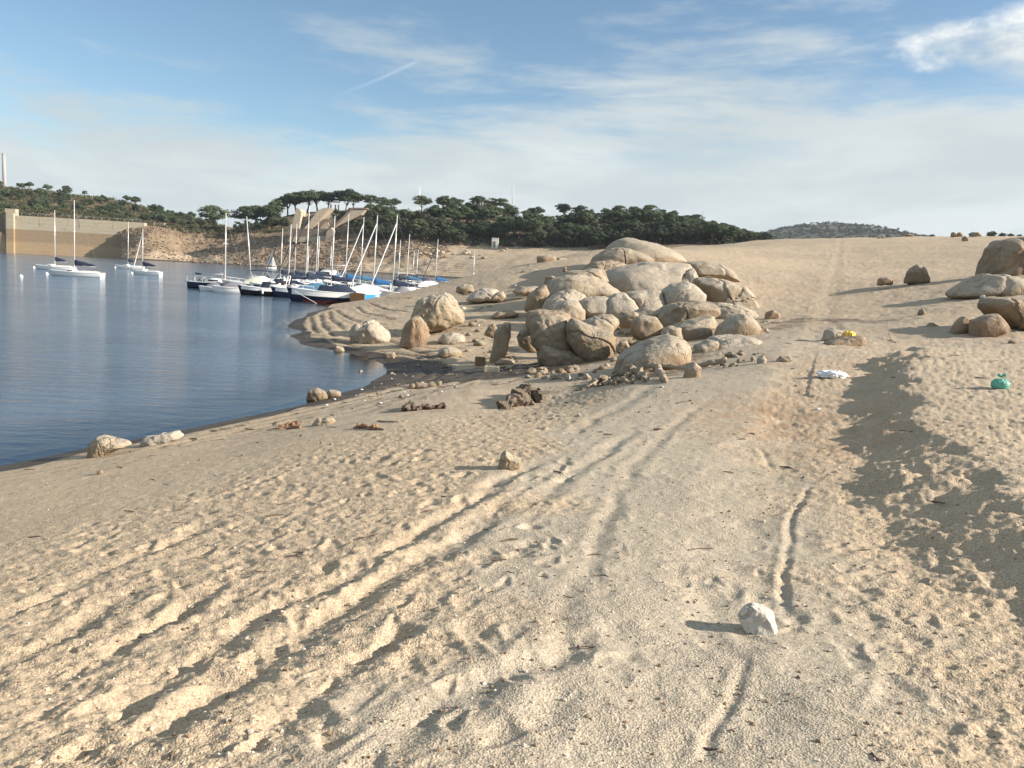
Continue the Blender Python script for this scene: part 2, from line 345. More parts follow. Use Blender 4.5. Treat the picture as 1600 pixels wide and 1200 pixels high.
def height(x, y, full=False):
    x = np.asarray(x, float).ravel(); y = np.asarray(y, float).ravel()
    r = np.hypot(x, y); z = macro(x, y); zm = z.copy()
    near = 1-sstep(16, 30, r)
    # cut bank on the right
    d, s, par = seg_dist(x, y, BANK)
    wob = samp(_mid, x, y, 6.0)*.09+samp(_fine, x, y, 4.0)*.035
    amp = (.215+.055*np.exp(-((y-12)/4)**2))*(1-sstep(14.5, 17.5, y))*sstep(-6, 0, y)
    sd = d*s+wob                                # + on the bank side (right of the line)
    bw = .40+.30*(1-sstep(6, 11, y)); prof = np.clip((sd+bw)/(bw+.1), 0, 1); prof = .6*prof+.4*prof*prof*(3-2*prof)
    z = z+samp(_mid, x+2, y, 2.0)*.006*np.exp(-((sd+.3)/.45)**2)*(1-sstep(14, 18, y))*sstep(-2, 0, y)
    z = z+amp*(prof+.05*sstep(-.1, .3, sd)*(1-sstep(.3, 1.5, sd)))
    # sand: broad undulation, lumps, footprints
    dband, sband, _ = seg_dist(x, y, BAND_W)
    rough = np.where(sband > 0, sstep(0, 1.0, dband), 0)*near
    dp, sp, _ = seg_dist(x, y, PATH_W)
    onpath = (1-sstep(.5, 1.5, dp+.2*samp(_mid, x, y, 6.)))*near
    bankside = sstep(-.6, .4, sd)*near*(y > -8)
    dry = sstep(.05, .4, z)
    z = z+samp(_big, x, y, 23.)*.03*sstep(.1, .8, z)*np.minimum(1+r*.012, 3.5)
    z = z+rough*(1-.82*onpath)*(samp(_lump, x, y, 1.3)*.0034+samp(_fine, x+.3, y, 1.1)*.0018)
    z = z+bankside*(samp(_mid, x, y, 2.2)*.004+samp(_fine, x, y, 1.1)*.0022)
    z = z+samp(_fine, x*.97+1, y, 1.7)*.0016*dry*near*(1-.5*(rough > .5))
    far_r = sstep(12, 25, r)*dry*(1-sstep(120, 200, r))
    z = z+far_r*(samp(_mid, x, y, 9.0)*.010+samp(_lump, x, y, 5.0)*.007)*(.35+.65*sstep(.9, 1.6, zm))
    z = z+foot(x, y)
    ff = sstep(24, 34, r)*dry*(1-sstep(100, 160, r))*samp(_fine, x, y, 14)*.007
    z = z+ff
    for pts, zz, hw, dep in RUTS:
        L = px_line(pts, zz)
        bx = [p[0] for p in L]; by = [p[1] for p in L]
        m = (x > min(bx)-1.5) & (x < max(bx)+1.5) & (y > min(by)-1.5) & (y < max(by)+1.5)
        if not m.any(): continue
        dd, ss, pp = seg_dist(x[m], y[m], L)
        w = dd*ss+hw*.28*samp(_mid, x[m], y[m], 4.)
        fade = sstep(0, .5, pp)*(1-sstep(len(L)-1.6, len(L)-1.02, pp))*(.78+.16*samp(_mid, x[m]+2, y[m], 4.))
        fade = np.clip(fade, 0, 1.15)
        g = -1.1*np.exp(-(w/hw)**2)+.42*np.exp(-((w-1.9*hw)/(.9*hw))**2)+.25*np.exp(-((w+1.8*hw)/(.8*hw))**2)
        z[m] += dep*fade*g
    # strand ledges left by the falling water
    dsh, ssh, _ = seg_dist(x, y, SHORE_W)
    led = (1-sstep(20, 90, r)*.3)*sstep(8, 14, r)*sstep(.02, .1, z)*(1-sstep(.9, 1.5, z))*(r < 110)*sstep(-2, -4, x-.16*y+0)
    ph = zm/.085+samp(_mid, x, y, 16)*.22+samp(_big, x, y, 37)*.2
    saw = ph-np.floor(ph)
    z = z+led*.012*(saw-.5)*np.where(saw > .9, (1-saw)*10, 1)
    sdn = np.full(len(x), 9.0)
    m = (y > 11) & (y < 75) & (x > -15) & (x < 3)
    if m.any():
        for L in STRAND_W:
            sdn[m] = np.minimum(sdn[m], seg_dist(x[m], y[m], L)[0])
        sdn = sdn+samp(_mid, x, y, 3.0)*.02
        z = z-.03*np.exp(-(sdn/.11)**2)+.022*np.exp(-((sdn-.24)/.14)**2)
    # broken ground on the far bank
    fb = sstep(225, 260, r)
    if fb.any():
        rocky = sstep(.3, 2.5, z)*(1-sstep(13.5, 15.5, z))
        px = x/np.maximum(y, 1)
        rk = rocky*fb*(1-.9*sstep(-.13, -.06, px))
        z = z+rk*(samp(_fine, x, y, 60)*.15+samp(_mid, x, y, 90)*.35)
        z = np.where((px < -.49) & (y > 200) & (y < 373.4+.176*(x+222)), -3.0, z)
    if not full: return z
    return z, dict(rough=rough, onpath=onpath, bank=bankside, sd=sd, saw=saw, led=led, zm=zm, sdn=sdn, r=r, dsh=dsh)

def gz(x, y): return float(height(np.array([x]), np.array([y]))[0])
_ts = np.concatenate([np.linspace(1.2, 40, 700), np.geomspace(40.2, 640, 900)])
def hit(u, v):
    """ground point seen at photo pixel (u, v)"""
    d = FWD+RT*(u-800)/F+UP*(600-v)/F
    p = EYE[None]+_ts[:, None]*d[None]
    h = height(p[:, 0], p[:, 1]); k = np.argmax(p[:, 2] < h)
    if k == 0: k = len(_ts)-1
    a, b = _ts[k-1], _ts[k]
    fa = p[k-1, 2]-h[k-1]; fb = p[k, 2]-h[k]; t = a+(b-a)*(fa/(fa-fb+1e-9))
    return EYE+d*t

def mesh_np(name, verts, faces, mat=None, smooth=True):
    """mesh from numpy arrays, faces all of one size"""
    me = bpy.data.meshes.new(name); n = len(verts); k = faces.shape[1]; m = len(faces)
    me.vertices.add(n); me.vertices.foreach_set('co', np.asarray(verts, np.float32).ravel())
    me.loops.add(m*k); me.loops.foreach_set('vertex_index', np.asarray(faces, np.int32).ravel())
    me.polygons.add(m); me.polygons.foreach_set('loop_start', np.arange(0, m*k, k, dtype=np.int32))
    me.polygons.foreach_set('use_smooth', np.full(m, smooth))
    me.update(calc_edges=True); me.validate()
    if mat: me.materials.append(mat)
    return me
def link(name, me, parent=None):
    o = bpy.data.objects.new(name, me); COL.objects.link(o)
    if parent: o.parent = parent
    return o
def tag(o, label=None, cat=None, group=None, kind=None):
    if label: o['label'] = label
    if cat: o['category'] = cat
    if group: o['group'] = group
    if kind: o['kind'] = kind
    return o
def empty(name, loc, rz=0.0):
    o = bpy.data.objects.new(name, None); COL.objects.link(o); o.location = loc; o.rotation_euler = (0, 0, rz)
    o.empty_display_size = .3; return o
def fattr(me, name, arr):
    a = me.attributes.new(name, 'FLOAT', 'POINT'); a.data.foreach_set('value', np.asarray(arr, np.float32))

def material(name):
    m = bpy.data.materials.new(name); m.use_nodes = True
    t = NT(m.node_tree); b = t.n['Principled BSDF']; return m, t, b
def plain(name, col, rough=.6, metal=0.0, var=.12, scale=6.0, bump=0.0, spec=.5):
    m, t, b = material(name)
    co = t.n.new('ShaderNodeTexCoord').outputs['Object']
    n = t.noise(co, scale, 5, .6)
    c = t.mix(n, tuple(max(0, q*(1-var)) for q in col), tuple(q*(1+var) for q in col))
    t.link(c, b.inputs['Base Color']); b.inputs['Roughness'].default_value = rough; b.inputs['Metallic'].default_value = metal
    b.inputs['Specular IOR Level'].default_value = spec
    if bump: t.link(t.bump(t.noise(co, scale*3, 4, .6), 1.0, bump), b.inputs['Normal'])
    return m

# ------------------------------------------------------------------ ground sheet
def sand_material():
    m, t, b = material("sand")
    co = t.n.new('ShaderNodeTexCoord').outputs['Object']
    wet = t.attr('wet'); grey = t.attr('grey'); rust = t.attr('rust'); soil = t.attr('soil'); strand = t.attr('strand'); fine = t.attr('fineness')
    big = t.noise(co, .35, 5, .55); midn = t.noise(co, 2.2, 5, .6)
    c = t.mix(big, (.418, .322, .216), (.484, .381, .262))
    c = t.mix(t.ramp(midn, .35, .75, 0, .55), c, (.36, .29, .205))
    c = t.mix(t.math('MULTIPLY', grey, .8), c, t.mix(midn, (.365, .318, .245), (.42, .37, .29)))
    c = t.mix(t.math('MULTIPLY', rust, t.ramp(midn, .3, .65)), c, (.36, .24, .145))
    # grains
    g1 = t.voro(co, 150, out='Color'); gs = t.sep(g1)[0]
    g2 = t.noise(co, 75, 3, .7)
    gr = t.math('ADD', t.math('MULTIPLY', gs, .55), t.math('MULTIPLY', g2, .55))
    near = t.math('SUBTRACT', 1.0, fine)
    c = t.mix(t.math('MULTIPLY', near, .85), c, t.mix(1.0, c, t.mix(gr, (.36, .34, .31), (1.58, 1.58, 1.58)), 'MULTIPLY'))
    peb = t.ramp(t.sep(t.voro(co, 46, out='Color'))[1], .93, .96)
    pebm = t.math('MULTIPLY', peb, t.ramp(t.voro(co, 46), .32, .22))
    c = t.mix(t.math('MULTIPLY', pebm, near), c, t.mix(gs, (.30, .22, .15), (.55, .47, .36)))
    # dark organic specks, wet mud, strand lines, upland soil
    sp = t.ramp(t.noise(t.mapping(co, (1, 2.4, 1)), 7, 6, .75), .66, .74)
    c = t.mix(t.math('MULTIPLY', sp, t.math('ADD', t.math('MULTIPLY', strand, .8), .18)), c, (.13, .10, .07))
    c = t.mix(t.math('MULTIPLY', strand, t.ramp(t.noise(co, 2.5, 5, .7), .3, .55)), c, (.12, .092, .065))
    wn = t.noise(t.mapping(co, (1, 1, 9)), 1.6, 6, .65)
    wetm = t.ramp(t.math('ADD', wet, t.math('MULTIPLY', t.math('SUBTRACT', wn, .5), .55)), .28, .72)
    c = t.mix(wetm, c, t.mix(t.ramp(wn, .3, .7), (.042, .033, .024), (.105, .082, .057)))
    c = t.mix(soil, c, t.mix(t.ramp(t.noise(co, .22, 6, .7), .35, .65), (.135, .095, .06), (.235, .17, .105)))
    t.link(c, b.inputs['Base Color'])
    t.link(t.ramp(wetm, 0, 1, .93, .6), b.inputs['Roughness'])
    b.inputs['Specular IOR Level'].default_value = .25
    h = t.math('ADD', t.math('MULTIPLY', g2, .8), t.math('MULTIPLY', t.voro(co, 110), .55))
    h = t.math('ADD', h, t.math('MULTIPLY', t.noise(co, 22, 4, .65), 1.3))
    h = t.math('MULTIPLY', h, t.ramp(t.noise(co, 1.7, 5, .65), .36, .62, .3, 1.15))
    h = t.math('ADD', h, t.math('MULTIPLY', t.noise(co, 4.5, 5, .7), t.math('MULTIPLY', fine, 7.0)))
    t.link(t.bump(h, .62, .011), b.inputs['Normal'])
    return m

def build_ground():
    th = np.concatenate([np.linspace(-180, -46, 60, endpoint=False), np.linspace(-46, -38, 30, endpoint=False), np.arange(-38, 38, .078),
                         np.linspace(38, 46, 30, endpoint=False), np.linspace(46, 180, 61)])
    th = R(1)*th[:-1]                          # closed ring: -180 equals 180
    rs = [.35, .7, 1.1, 1.5, 1.8]
    while rs[-1] < 760:
        q = rs[-1]; dq = min(max(q*q/(1.5*804)*.8, q*.0019), q*.0105); rs.append(q+(min(dq, 1.1) if 235 < q < 420 else dq))
    rs = np.array(rs); nt, nr = len(th), len(rs)
    X = (rs[:, None]*np.sin(th)[None]).ravel(); Y = (rs[:, None]*np.cos(th)[None]).ravel()
    Z, A = height(X, Y, True)
    V = np.c_[X, Y, Z]; V = np.r_[V, [[0, 0, gz(0, 0)]]]
    i = np.arange(nr-1)[:, None]*nt; j = np.arange(nt)[None]; j2 = (j+1) % nt
    Fq = np.stack([(i+j), (i+j2), (i+nt+j2), (i+nt+j)], -1).reshape(-1, 4)[:, ::-1]
    c = len(V)-1
    me = mesh_np("ground", V, Fq, sand_material())
    bm = None
    r = A['r']
    zs = np.r_[Z, 1.5]
    def pad(a): return np.r_[a, 0]
    n1 = samp(_mid, X, Y, 8.); n2 = samp(_big, X, Y, 30.)
    lvl = Z+.02*n1
    inlet = np.exp(-(((X+2.2)/3.9)**2+((Y-21)/4.6)**2)**2)          # the muddy tip of the inlet
    wet = (1-sstep(.02, .13, lvl))+inlet*(1-sstep(.3, .8, lvl))*1.3
    wet = np.where(r > 200, (1-sstep(.2, .9, Z)), wet)
    ww = .72+1.9*np.exp(-((X+3.0)**2+(Y-22.2)**2)/2.3**2)
    edge = 1-sstep(.7, 1.1, A['dsh']/ww+.10*n1)
    ed, _, _ = seg_dist(X, Y, [(-2.6, 19.9), (-1.2, 20.6), (.9, 21.2)])
    streak = np.exp(-(ed/1.15)**2)*(.42+.45*samp(_mid, X*.3, Y*1.5, 4.))*1.8
    wet = np.where(r < 60, np.clip(np.maximum(edge*(Z < .5), streak*sstep(.06, .16, Z)), 0, 1), wet)
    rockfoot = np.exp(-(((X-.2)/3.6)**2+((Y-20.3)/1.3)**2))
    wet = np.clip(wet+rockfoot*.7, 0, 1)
    ledge = A['led']*sstep(.62, .8, A['saw'])*sstep(-.5, .5, n1+.3)*1.2
    st = np.clip(ledge*.5+1.0*np.exp(-(A['sdn']/.105)**2), 0, 1)
    # debris lines on the bared far shore
    fl = (r > 225)*sstep(.6, 1.2, Z)*(1-sstep(4.5, 6.5, Z))*(np.sin(Z/.13+n2*.5) > .62)*.8
    st = np.clip(st+fl*(n1 > -.6), 0, 1)
    # dark crust lines right of the track
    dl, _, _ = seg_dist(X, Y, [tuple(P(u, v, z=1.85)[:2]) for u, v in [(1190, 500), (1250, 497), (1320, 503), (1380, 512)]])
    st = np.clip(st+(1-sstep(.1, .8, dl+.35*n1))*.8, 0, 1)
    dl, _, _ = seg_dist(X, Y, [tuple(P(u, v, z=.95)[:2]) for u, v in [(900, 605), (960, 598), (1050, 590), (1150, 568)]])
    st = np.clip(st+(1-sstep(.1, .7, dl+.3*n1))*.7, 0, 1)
    px = X/np.maximum(Y, 1)
    soil = (r > 225)*(sstep(11.5, 14.5, Z+1.2*n1)*(px < .34)+(1-sstep(-.17, -.08, px))*sstep(1.5, 4.5, Z+1.5*n2)*.8)
    soil = np.where((px > .19) & (Y < 262), 0, soil)
    rust = np.exp(-(((X-3.1)/1.1)**2+((Y-9.3)/2.2)**2))*.8+.35*np.exp(-(((X-5)/1.6)**2+((Y-14)/2)**2))+.25*sstep(.4, 1.4, n2)*(r < 60)
    grey = np.clip(A['onpath']*.9+.5*sstep(0, 1.2, n2)*(r < 40)+.3*sstep(.3, 1, A['bank']), 0, 1)
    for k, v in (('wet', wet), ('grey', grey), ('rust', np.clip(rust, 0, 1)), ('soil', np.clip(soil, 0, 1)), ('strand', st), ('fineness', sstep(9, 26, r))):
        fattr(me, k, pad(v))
    o = link("ground", me); tag(o, kind='structure')
    # close the small hole under the photographer
    bm = bmesh.new(); bm.from_mesh(me); bm.verts.ensure_lookup_table()
    for k in range(nt): bm.faces.new((bm.verts[c], bm.verts[(k+1) % nt], bm.verts[k]))
    bm.to_mesh(me); bm.free()
    return o
ground = build_ground()

# ------------------------------------------------------------------ water
def build_water():
    m, t, b = material("water"); t.n.remove(b)
    out = t.n['Material Output']
    co = t.n.new('ShaderNodeTexCoord').outputs['Object']
    dep = t.attr('depth')
    w1 = t.noise(t.mapping(co, (.55, 1.7, 1), (0, 0, R(-6))), 1.5, 5, .6, dist=.4)
    w2 = t.noise(t.mapping(co, (.8, 2.0, 1), (0, 0, R(9))), 5.0, 4, .6)
    w3 = t.noise(t.mapping(co, (.5, 1.0, 1)), .14, 3, .5)
    h = t.math('ADD', t.math('MULTIPLY', w1, 1.0), t.math('MULTIPLY', w2, .22))
    h = t.math('MULTIPLY', h, t.ramp(w3, .3, .7, .55, 1.1))
    nb = t.n.new('ShaderNodeBump'); nb.inputs['Strength'].default_value = 1.0; nb.inputs['Distance'].default_value = .07
    t.link(t.math('MULTIPLY', h, t.ramp(dep, 0.0, .3, .12, 1.0)), nb.inputs['Height']); nrm = nb.outputs[0]
    gl = t.n.new('ShaderNodeBsdfGlossy'); gl.inputs['Roughness'].default_value = .09; t.link(nrm, gl.inputs['Normal'])
    gl.inputs['Color'].default_value = (.92, .95, 1, 1)
    df = t.n.new('ShaderNodeBsdfDiffuse'); df.inputs['Color'].default_value = (.07, .105, .145, 1)
    tr = t.n.new('ShaderNodeBsdfTransparent'); tr.inputs['Color'].default_value = (.80, .78, .70, 1)
    body = t.n.new('ShaderNodeMixShader'); t.link(t.ramp(dep, .0, .42), body.inputs[0]); t.link(tr.outputs[0], body.inputs[1]); t.link(df.outputs[0], body.inputs[2])
    fr = t.n.new('ShaderNodeFresnel'); fr.inputs['IOR'].default_value = 1.33; t.link(nrm, fr.inputs['Normal'])
    mx = t.n.new('ShaderNodeMixShader'); t.link(fr.outputs[0], mx.inputs[0]); t.link(body.outputs[0], mx.inputs[1]); t.link(gl.outputs[0], mx.inputs[2])
    t.link(mx.outputs[0], out.inputs[0])
    ys = np.concatenate([np.linspace(-60, 6, 34), np.linspace(6.5, 40, 190), np.geomspace(40.4, 420, 130)])
    xs = np.concatenate([-np.geomspace(420, 15.2, 70), np.linspace(-15, 2, 110), np.geomspace(2.4, 90, 40)])
    X, Y = np.meshgrid(xs, ys); nx, ny = len(xs), len(ys)
    X = X.ravel(); Y = Y.ravel()
    d = np.maximum(0, -height(X, Y))
    me = mesh_np("water", np.c_[X, Y, np.zeros(len(X))], np.array([[j*nx+i, j*nx+i+1, (j+1)*nx+i+1, (j+1)*nx+i] for j in range(ny-1) for i in range(nx-1)]), m)
    fattr(me, 'depth', d)
    tag(link("water", me), kind='structure')
build_water()

# ------------------------------------------------------------------ mesh building helpers
class MB:
    """collects shapes, then links them as ONE mesh object"""
    def __init__(s): s.v = []; s.f = []
    def add(s, v, f):
        n = len(s.v); s.v += [tuple(map(float, q)) for q in v]; s.f += [tuple(n+i for i in q) for q in f]
        return s
    def box(s, c, d, rz=0.0, ry=0.0, rx=0.0):
        m = Matrix.Rotation(rz, 3, 'Z') @ Matrix.Rotation(ry, 3, 'Y') @ Matrix.Rotation(rx, 3, 'X')
        v = [Vector(c)+m@Vector((sx*d[0]/2, sy*d[1]/2, sz*d[2]/2)) for sz in (-1, 1) for sy in (-1, 1) for sx in (-1, 1)]
        return s.add(v, [(0, 2, 3, 1), (4, 5, 7, 6), (0, 1, 5, 4), (2, 6, 7, 3), (0, 4, 6, 2), (1, 3, 7, 5)])
    def tube(s, pts, rad, n=6, cap=True):
        pts = [Vector(p) for p in pts]
        if not hasattr(rad, '__len__'): rad = [rad]*len(pts)
        V = []; Fc = []; prev = None
        for i, p in enumerate(pts):
            t = (pts[min(i+1, len(pts)-1)]-pts[max(i-1, 0)]).normalized()
            a = prev if prev is not None else (Vector((0, 0, 1)) if abs(t.z) < .9 else Vector((1, 0, 0)))
            u = (a-t*a.dot(t)).normalized(); w = t.cross(u); prev = u
            for k in range(n):
                q = 2*math.pi*k/n; V.append(p+(u*math.cos(q)+w*math.sin(q))*rad[i])
        for i in range(len(pts)-1):
            for k in range(n):
                k2 = (k+1) % n; Fc.append((i*n+k, i*n+k2, (i+1)*n+k2, (i+1)*n+k))
        if cap: Fc += [tuple(range(n))[::-1], tuple((len(pts)-1)*n+k for k in range(n))]
        return s.add(V, Fc)
    def loft(s, rings, close=True, caps=True):
        n = len(rings[0]); V = [q for r in rings for q in r]; Fc = []
        for i in range(len(rings)-1):
            for k in range(n if close else n-1):
                k2 = (k+1) % n; Fc.append((i*n+k, i*n+k2, (i+1)*n+k2, (i+1)*n+k))
        if caps: Fc += [tuple(range(n))[::-1], tuple((len(rings)-1)*n+k for k in range(n))]
        return s.add(V, Fc)
    def prism(s, poly, axis, a, b):
        """polygon in the two other axes, run from a to b along the axis ('x','y','z')"""
        def q(p, c): return {'x': (c, p[0], p[1]), 'y': (p[0], c, p[1]), 'z': (p[0], p[1], c)}[axis]
        return s.loft([[q(p, a) for p in poly], [q(p, b) for p in poly]])
    def build(s, name, mat, parent=None, smooth=False, bevel=0.0):
        me = bpy.data.meshes.new(name); me.from_pydata(s.v, [], s.f); me.validate()
        bm = bmesh.new(); bm.from_mesh(me); bmesh.ops.recalc_face_normals(bm, faces=bm.faces)
        if bevel:
            es = [e for e in bm.edges if len(e.link_faces) == 2 and e.calc_face_angle(0) > .6]
            bmesh.ops.bevel(bm, geom=es, offset=bevel, segments=2, profile=.6, affect='EDGES', clamp_overlap=True)
        bm.to_mesh(me); bm.free()
        if smooth: me.polygons.foreach_set('use_smooth', np.ones(len(me.polygons), bool))
        if mat: me.materials.append(mat)
        return link(name, me, parent)

def children(o): return [c for c in bpy.data.objects if c.parent == o]
def copy_tree(o, parent=None):
    c = o.copy(); COL.objects.link(c); c.parent = parent
    for ch in children(o): copy_tree(ch, c)
    return c

_ico = {}
def ico(k):
    if k not in _ico:
        bm = bmesh.new(); bmesh.ops.create_icosphere(bm, subdivisions=k, radius=1.0)
        _ico[k] = (np.array([v.co[:] for v in bm.verts]), np.array([[v.index for v in f.verts] for f in bm.faces])); bm.free()
    return _ico[k]

# ------------------------------------------------------------------ rock materials
def rock_material(name, c1, c2, pale=.35, rust=.3, dark=.35):
    m, t, b = material(name)
    tc = t.n.new('ShaderNodeTexCoord'); co = tc.outputs['Object']
    oi = t.n.new('ShaderNodeObjectInfo').outputs['Random']
    co = t.vmath('ADD', co, t.comb(t.math('MULTIPLY', oi, 37.0), t.math('MULTIPLY', oi, 11.0), 0.0))
    n1 = t.noise(co, 1.1, 6, .62); n2 = t.noise(co, 5.0, 6, .65); n3 = t.noise(co, 42, 3, .7)
    c = t.mix(t.ramp(n1, .3, .7), c1, c2)
    c = t.mix(t.math('MULTIPLY', t.ramp(t.noise(co, .9, 5, .6, dist=.6), .52, .68), rust), c, (.33, .185, .10))
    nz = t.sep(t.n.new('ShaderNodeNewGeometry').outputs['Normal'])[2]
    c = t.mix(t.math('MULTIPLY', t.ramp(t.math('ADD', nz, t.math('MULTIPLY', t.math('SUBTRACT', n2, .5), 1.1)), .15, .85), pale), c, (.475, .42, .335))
    c = t.mix(t.math('MULTIPLY', t.ramp(n2, .50, .70), min(1, dark*1.35)), c, (.16, .125, .085))
    st2 = t.ramp(t.noise(t.mapping(co, (1.6, 1.6, .55)), 1.9, 6, .68, dist=.5), .54, .66)
    c = t.mix(t.math('MULTIPLY', st2, min(.75, dark*1.3)), c, (.175, .135, .095))
    lich = t.ramp(t.noise(co, 3.3, 5, .7), .62, .68)
    c = t.mix(t.math('MULTIPLY', lich, .45), c, (.40, .38, .32))
    sp = t.sep(t.voro(co, 60, out='Color'))[0]
    c = t.mix(1.0, c, t.mix(t.math('ADD', t.math('MULTIPLY', sp, .5), t.math('MULTIPLY', n3, .6)), (.62, .61, .59), (1.32, 1.31, 1.3)), 'MULTIPLY')
    c = t.mix(t.math('MULTIPLY', t.ramp(t.math('ADD', oi, 0.0), 0, 1), .25), c, (.36, .27, .18))
    t.link(c, b.inputs['Base Color']); b.inputs['Roughness'].default_value = .88; b.inputs['Specular IOR Level'].default_value = .25
    h = t.math('ADD', t.math('MULTIPLY', t.noise(co, 9, 6, .7), 2.2), t.math('MULTIPLY', n3, .4))
    vc = t.n.new('ShaderNodeTexVoronoi'); vc.feature = 'DISTANCE_TO_EDGE'; vc.inputs['Scale'].default_value = .75
    t.link(t.vmath('ADD', co, t.vmath('MULTIPLY', t.noise(co, 2.0, 4, .6, out='Color'), (.9, .9, .9))), vc.inputs['Vector'])
    cr = t.ramp(vc.outputs['Distance'], 0.0, .022, 0, 1)
    h = t.math('ADD', h, t.math('MULTIPLY', cr, 1.1))
    t.link(t.bump(h, .85, .02), b.inputs['Normal'])
    return m
RM = dict(
    tan=rock_material("tan_granite", (.275, .21, .135), (.36, .285, .19), .62, .25, .45),
    pale=rock_material("pale_granite", (.345, .305, .24), (.43, .39, .32), .75, .08, .25),
    rust=rock_material("rusty_granite", (.25, .165, .10), (.33, .235, .15), .35, .45, .4),
    dark=rock_material("dark_granite", (.20, .145, .092), (.29, .22, .14), .45, .3, .4),
    white=rock_material("white_quartz", (.58, .545, .47), (.70, .665, .60), .2, .05, .12),
)

def rock(name, label, poly, thick=.8, y=None, mat='tan', seed=0, n=2.7, lean=.3, amp=.05, facets=0, cracks=(), sub=None, sink=.15, group=None, cat=None, depth_in=.35, cut=.86, cells=None):
    if group == OUT: facets += 3; n += .35
    poly = np.array(poly, float)
    if group == OUT and np.ptp(poly[:, 0]) > 22:                # the slabs lie packed against one another
        pc = poly.mean(0); poly = pc+(poly-pc)*np.array([1.09, 1.07])
    if y is None:
        k = np.argmax(poly[:, 1]); vb = poly[k, 1]; low = poly[poly[:, 1] > vb-6]
        y = hit(low[:, 0].mean(), vb-1)[1]; y0 = y
        w_m = np.ptp(poly[:, 0])/F*y; y = y+depth_in*thick*w_m*.5
    pts = np.array([P(u, v, y=y) for u, v in poly])
    w = np.ptp(pts[:, 0]); hgt = np.ptp(pts[:, 2]); T = thick*w/2*(1.25 if group == OUT else 1.0)
    # dense outline, star shaped about its middle
    dn = np.concatenate([pts[i]+(pts[(i+1) % len(pts)]-pts[i])*np.linspace(0, 1, 24, endpoint=False)[:, None] for i in range(len(pts))])
    c0 = np.array([(dn[:, 0].min()+dn[:, 0].max())/2*.5+dn[:, 0].mean()*.5, y, dn[:, 2].mean()])
    dx, dz = dn[:, 0]-c0[0], dn[:, 2]-c0[2]
    dz = np.where(dz < 0, dz*(1+sink*2), dz)
    an = np.arctan2(dz, dx); rr = np.hypot(dx, dz); o = np.argsort(an); an, rr = an[o], rr[o]
    grid = np.linspace(-np.pi, np.pi, 181)
    Rg = np.interp(grid, np.r_[an-2*np.pi, an, an+2*np.pi], np.r_[rr, rr, rr])
    ker = np.array([1, 2, 3, 2, 1.])/9; Rg = np.convolve(np.r_[Rg[-5:-1], Rg, Rg[1:5]], ker, 'same')[4:-4]
    size = max(w, hgt)
    if sub is None: sub = 6 if (size*F/y > 75 and group) else 5 if size*F/y > 60 else (4 if size*F/y > 14 else 3)
    S, Fc = ico(sub)
    th = np.arctan2(S[:, 2], S[:, 0]); rho = np.hypot(S[:, 0], S[:, 2]); b = S[:, 1]
    k = (np.abs(b)**n+rho**n)**(-1/n)
    Rt = np.interp(th, grid, Rg)
    X = Rt*rho*k*np.cos(th); Z = Rt*rho*k*np.sin(th); Yv = T*b*k
    V = np.c_[X, Yv, Z]
    r = np.random.default_rng(seed+100)
    for _ in range(max(0, facets)):
        nn = r.normal(size=3); nn[2] = abs(nn[2])*.7; nn[1] = -abs(nn[1]); nn /= np.linalg.norm(nn)
        pr = V@nn; d = pr.max()*r.uniform(cut, cut+.1); V = V-np.maximum(0, pr-d)[:, None]*nn*.93
    V[:, 1] += lean*(V[:, 2]+hgt*.3)*min(1.2, T/max(hgt, .01))
    q = V/size
    nrm = V/np.maximum(np.linalg.norm(V, axis=1), 1e-6)[:, None]
    dsp = fbm(q*2.2+seed*3.7, 4, .5)*amp*size+fbm(q*9+seed*1.3, 3, .5)*amp*.2*size
    dsp = dsp*1.3
    V = V+nrm*dsp[:, None]
    ncell = cells if cells is not None else (8 if group == OUT else 4)
    if ncell and sub >= 4:
        cp = V[r.integers(0, len(V), ncell)]*r.uniform(.5, .95, (ncell, 1))
        ww = V+np.stack([pn3(q*3.1+seed+9*k) for k in range(3)], 1)*.10*size
        D = np.sort(np.linalg.norm(ww[:, None]-cp[None], axis=2), axis=1); own = np.argmin(np.linalg.norm(ww[:, None]-cp[None], axis=2), axis=1)
        e = (D[:, 1]-D[:, 0])/size
        V = V*(1+(r.uniform(-.045, .035, ncell)[own]*sstep(.0, .03, e)-.075*np.exp(-(e/.016)**2)*(r.random(ncell)[own] > .25)))[:, None]
    for (u0, v0), (u1, v1), dep, wd in cracks:
        a = P(u0, v0, y=y)-c0; e = P(u1, v1, y=y)-c0
        tx, tz = e[0]-a[0], e[2]-a[2]; L = math.hypot(tx, tz); tx /= L; tz /= L
        dd = (V[:, 0]-a[0])*-tz+(V[:, 2]-a[2])*tx+pn3(q*5+seed)*.03*size
        al = (V[:, 0]-a[0])*tx+(V[:, 2]-a[2])*tz
        fade = sstep(-.08*L, .05*L, al)*(1-sstep(.95*L, 1.08*L, al))
        V = V*(1-dep*np.exp(-(dd/(wd*size))**2)*fade)[:, None]
    zb = V[:, 2].min(); root = c0+np.array([0, 0, zb])
    me = mesh_np(name, V-np.array([0, 0, zb]), Fc, RM[mat])
    if sub >= 4: me.set_sharp_from_angle(angle=R(38))
    ob = link(name, me); ob.location = root
    tag(ob, label, cat or ('boulder' if size > .9 else 'rock'), group)
    return ob

B = 'boulder'; RK = 'rock'
OUT = 'rocks of the granite outcrop on the spit'
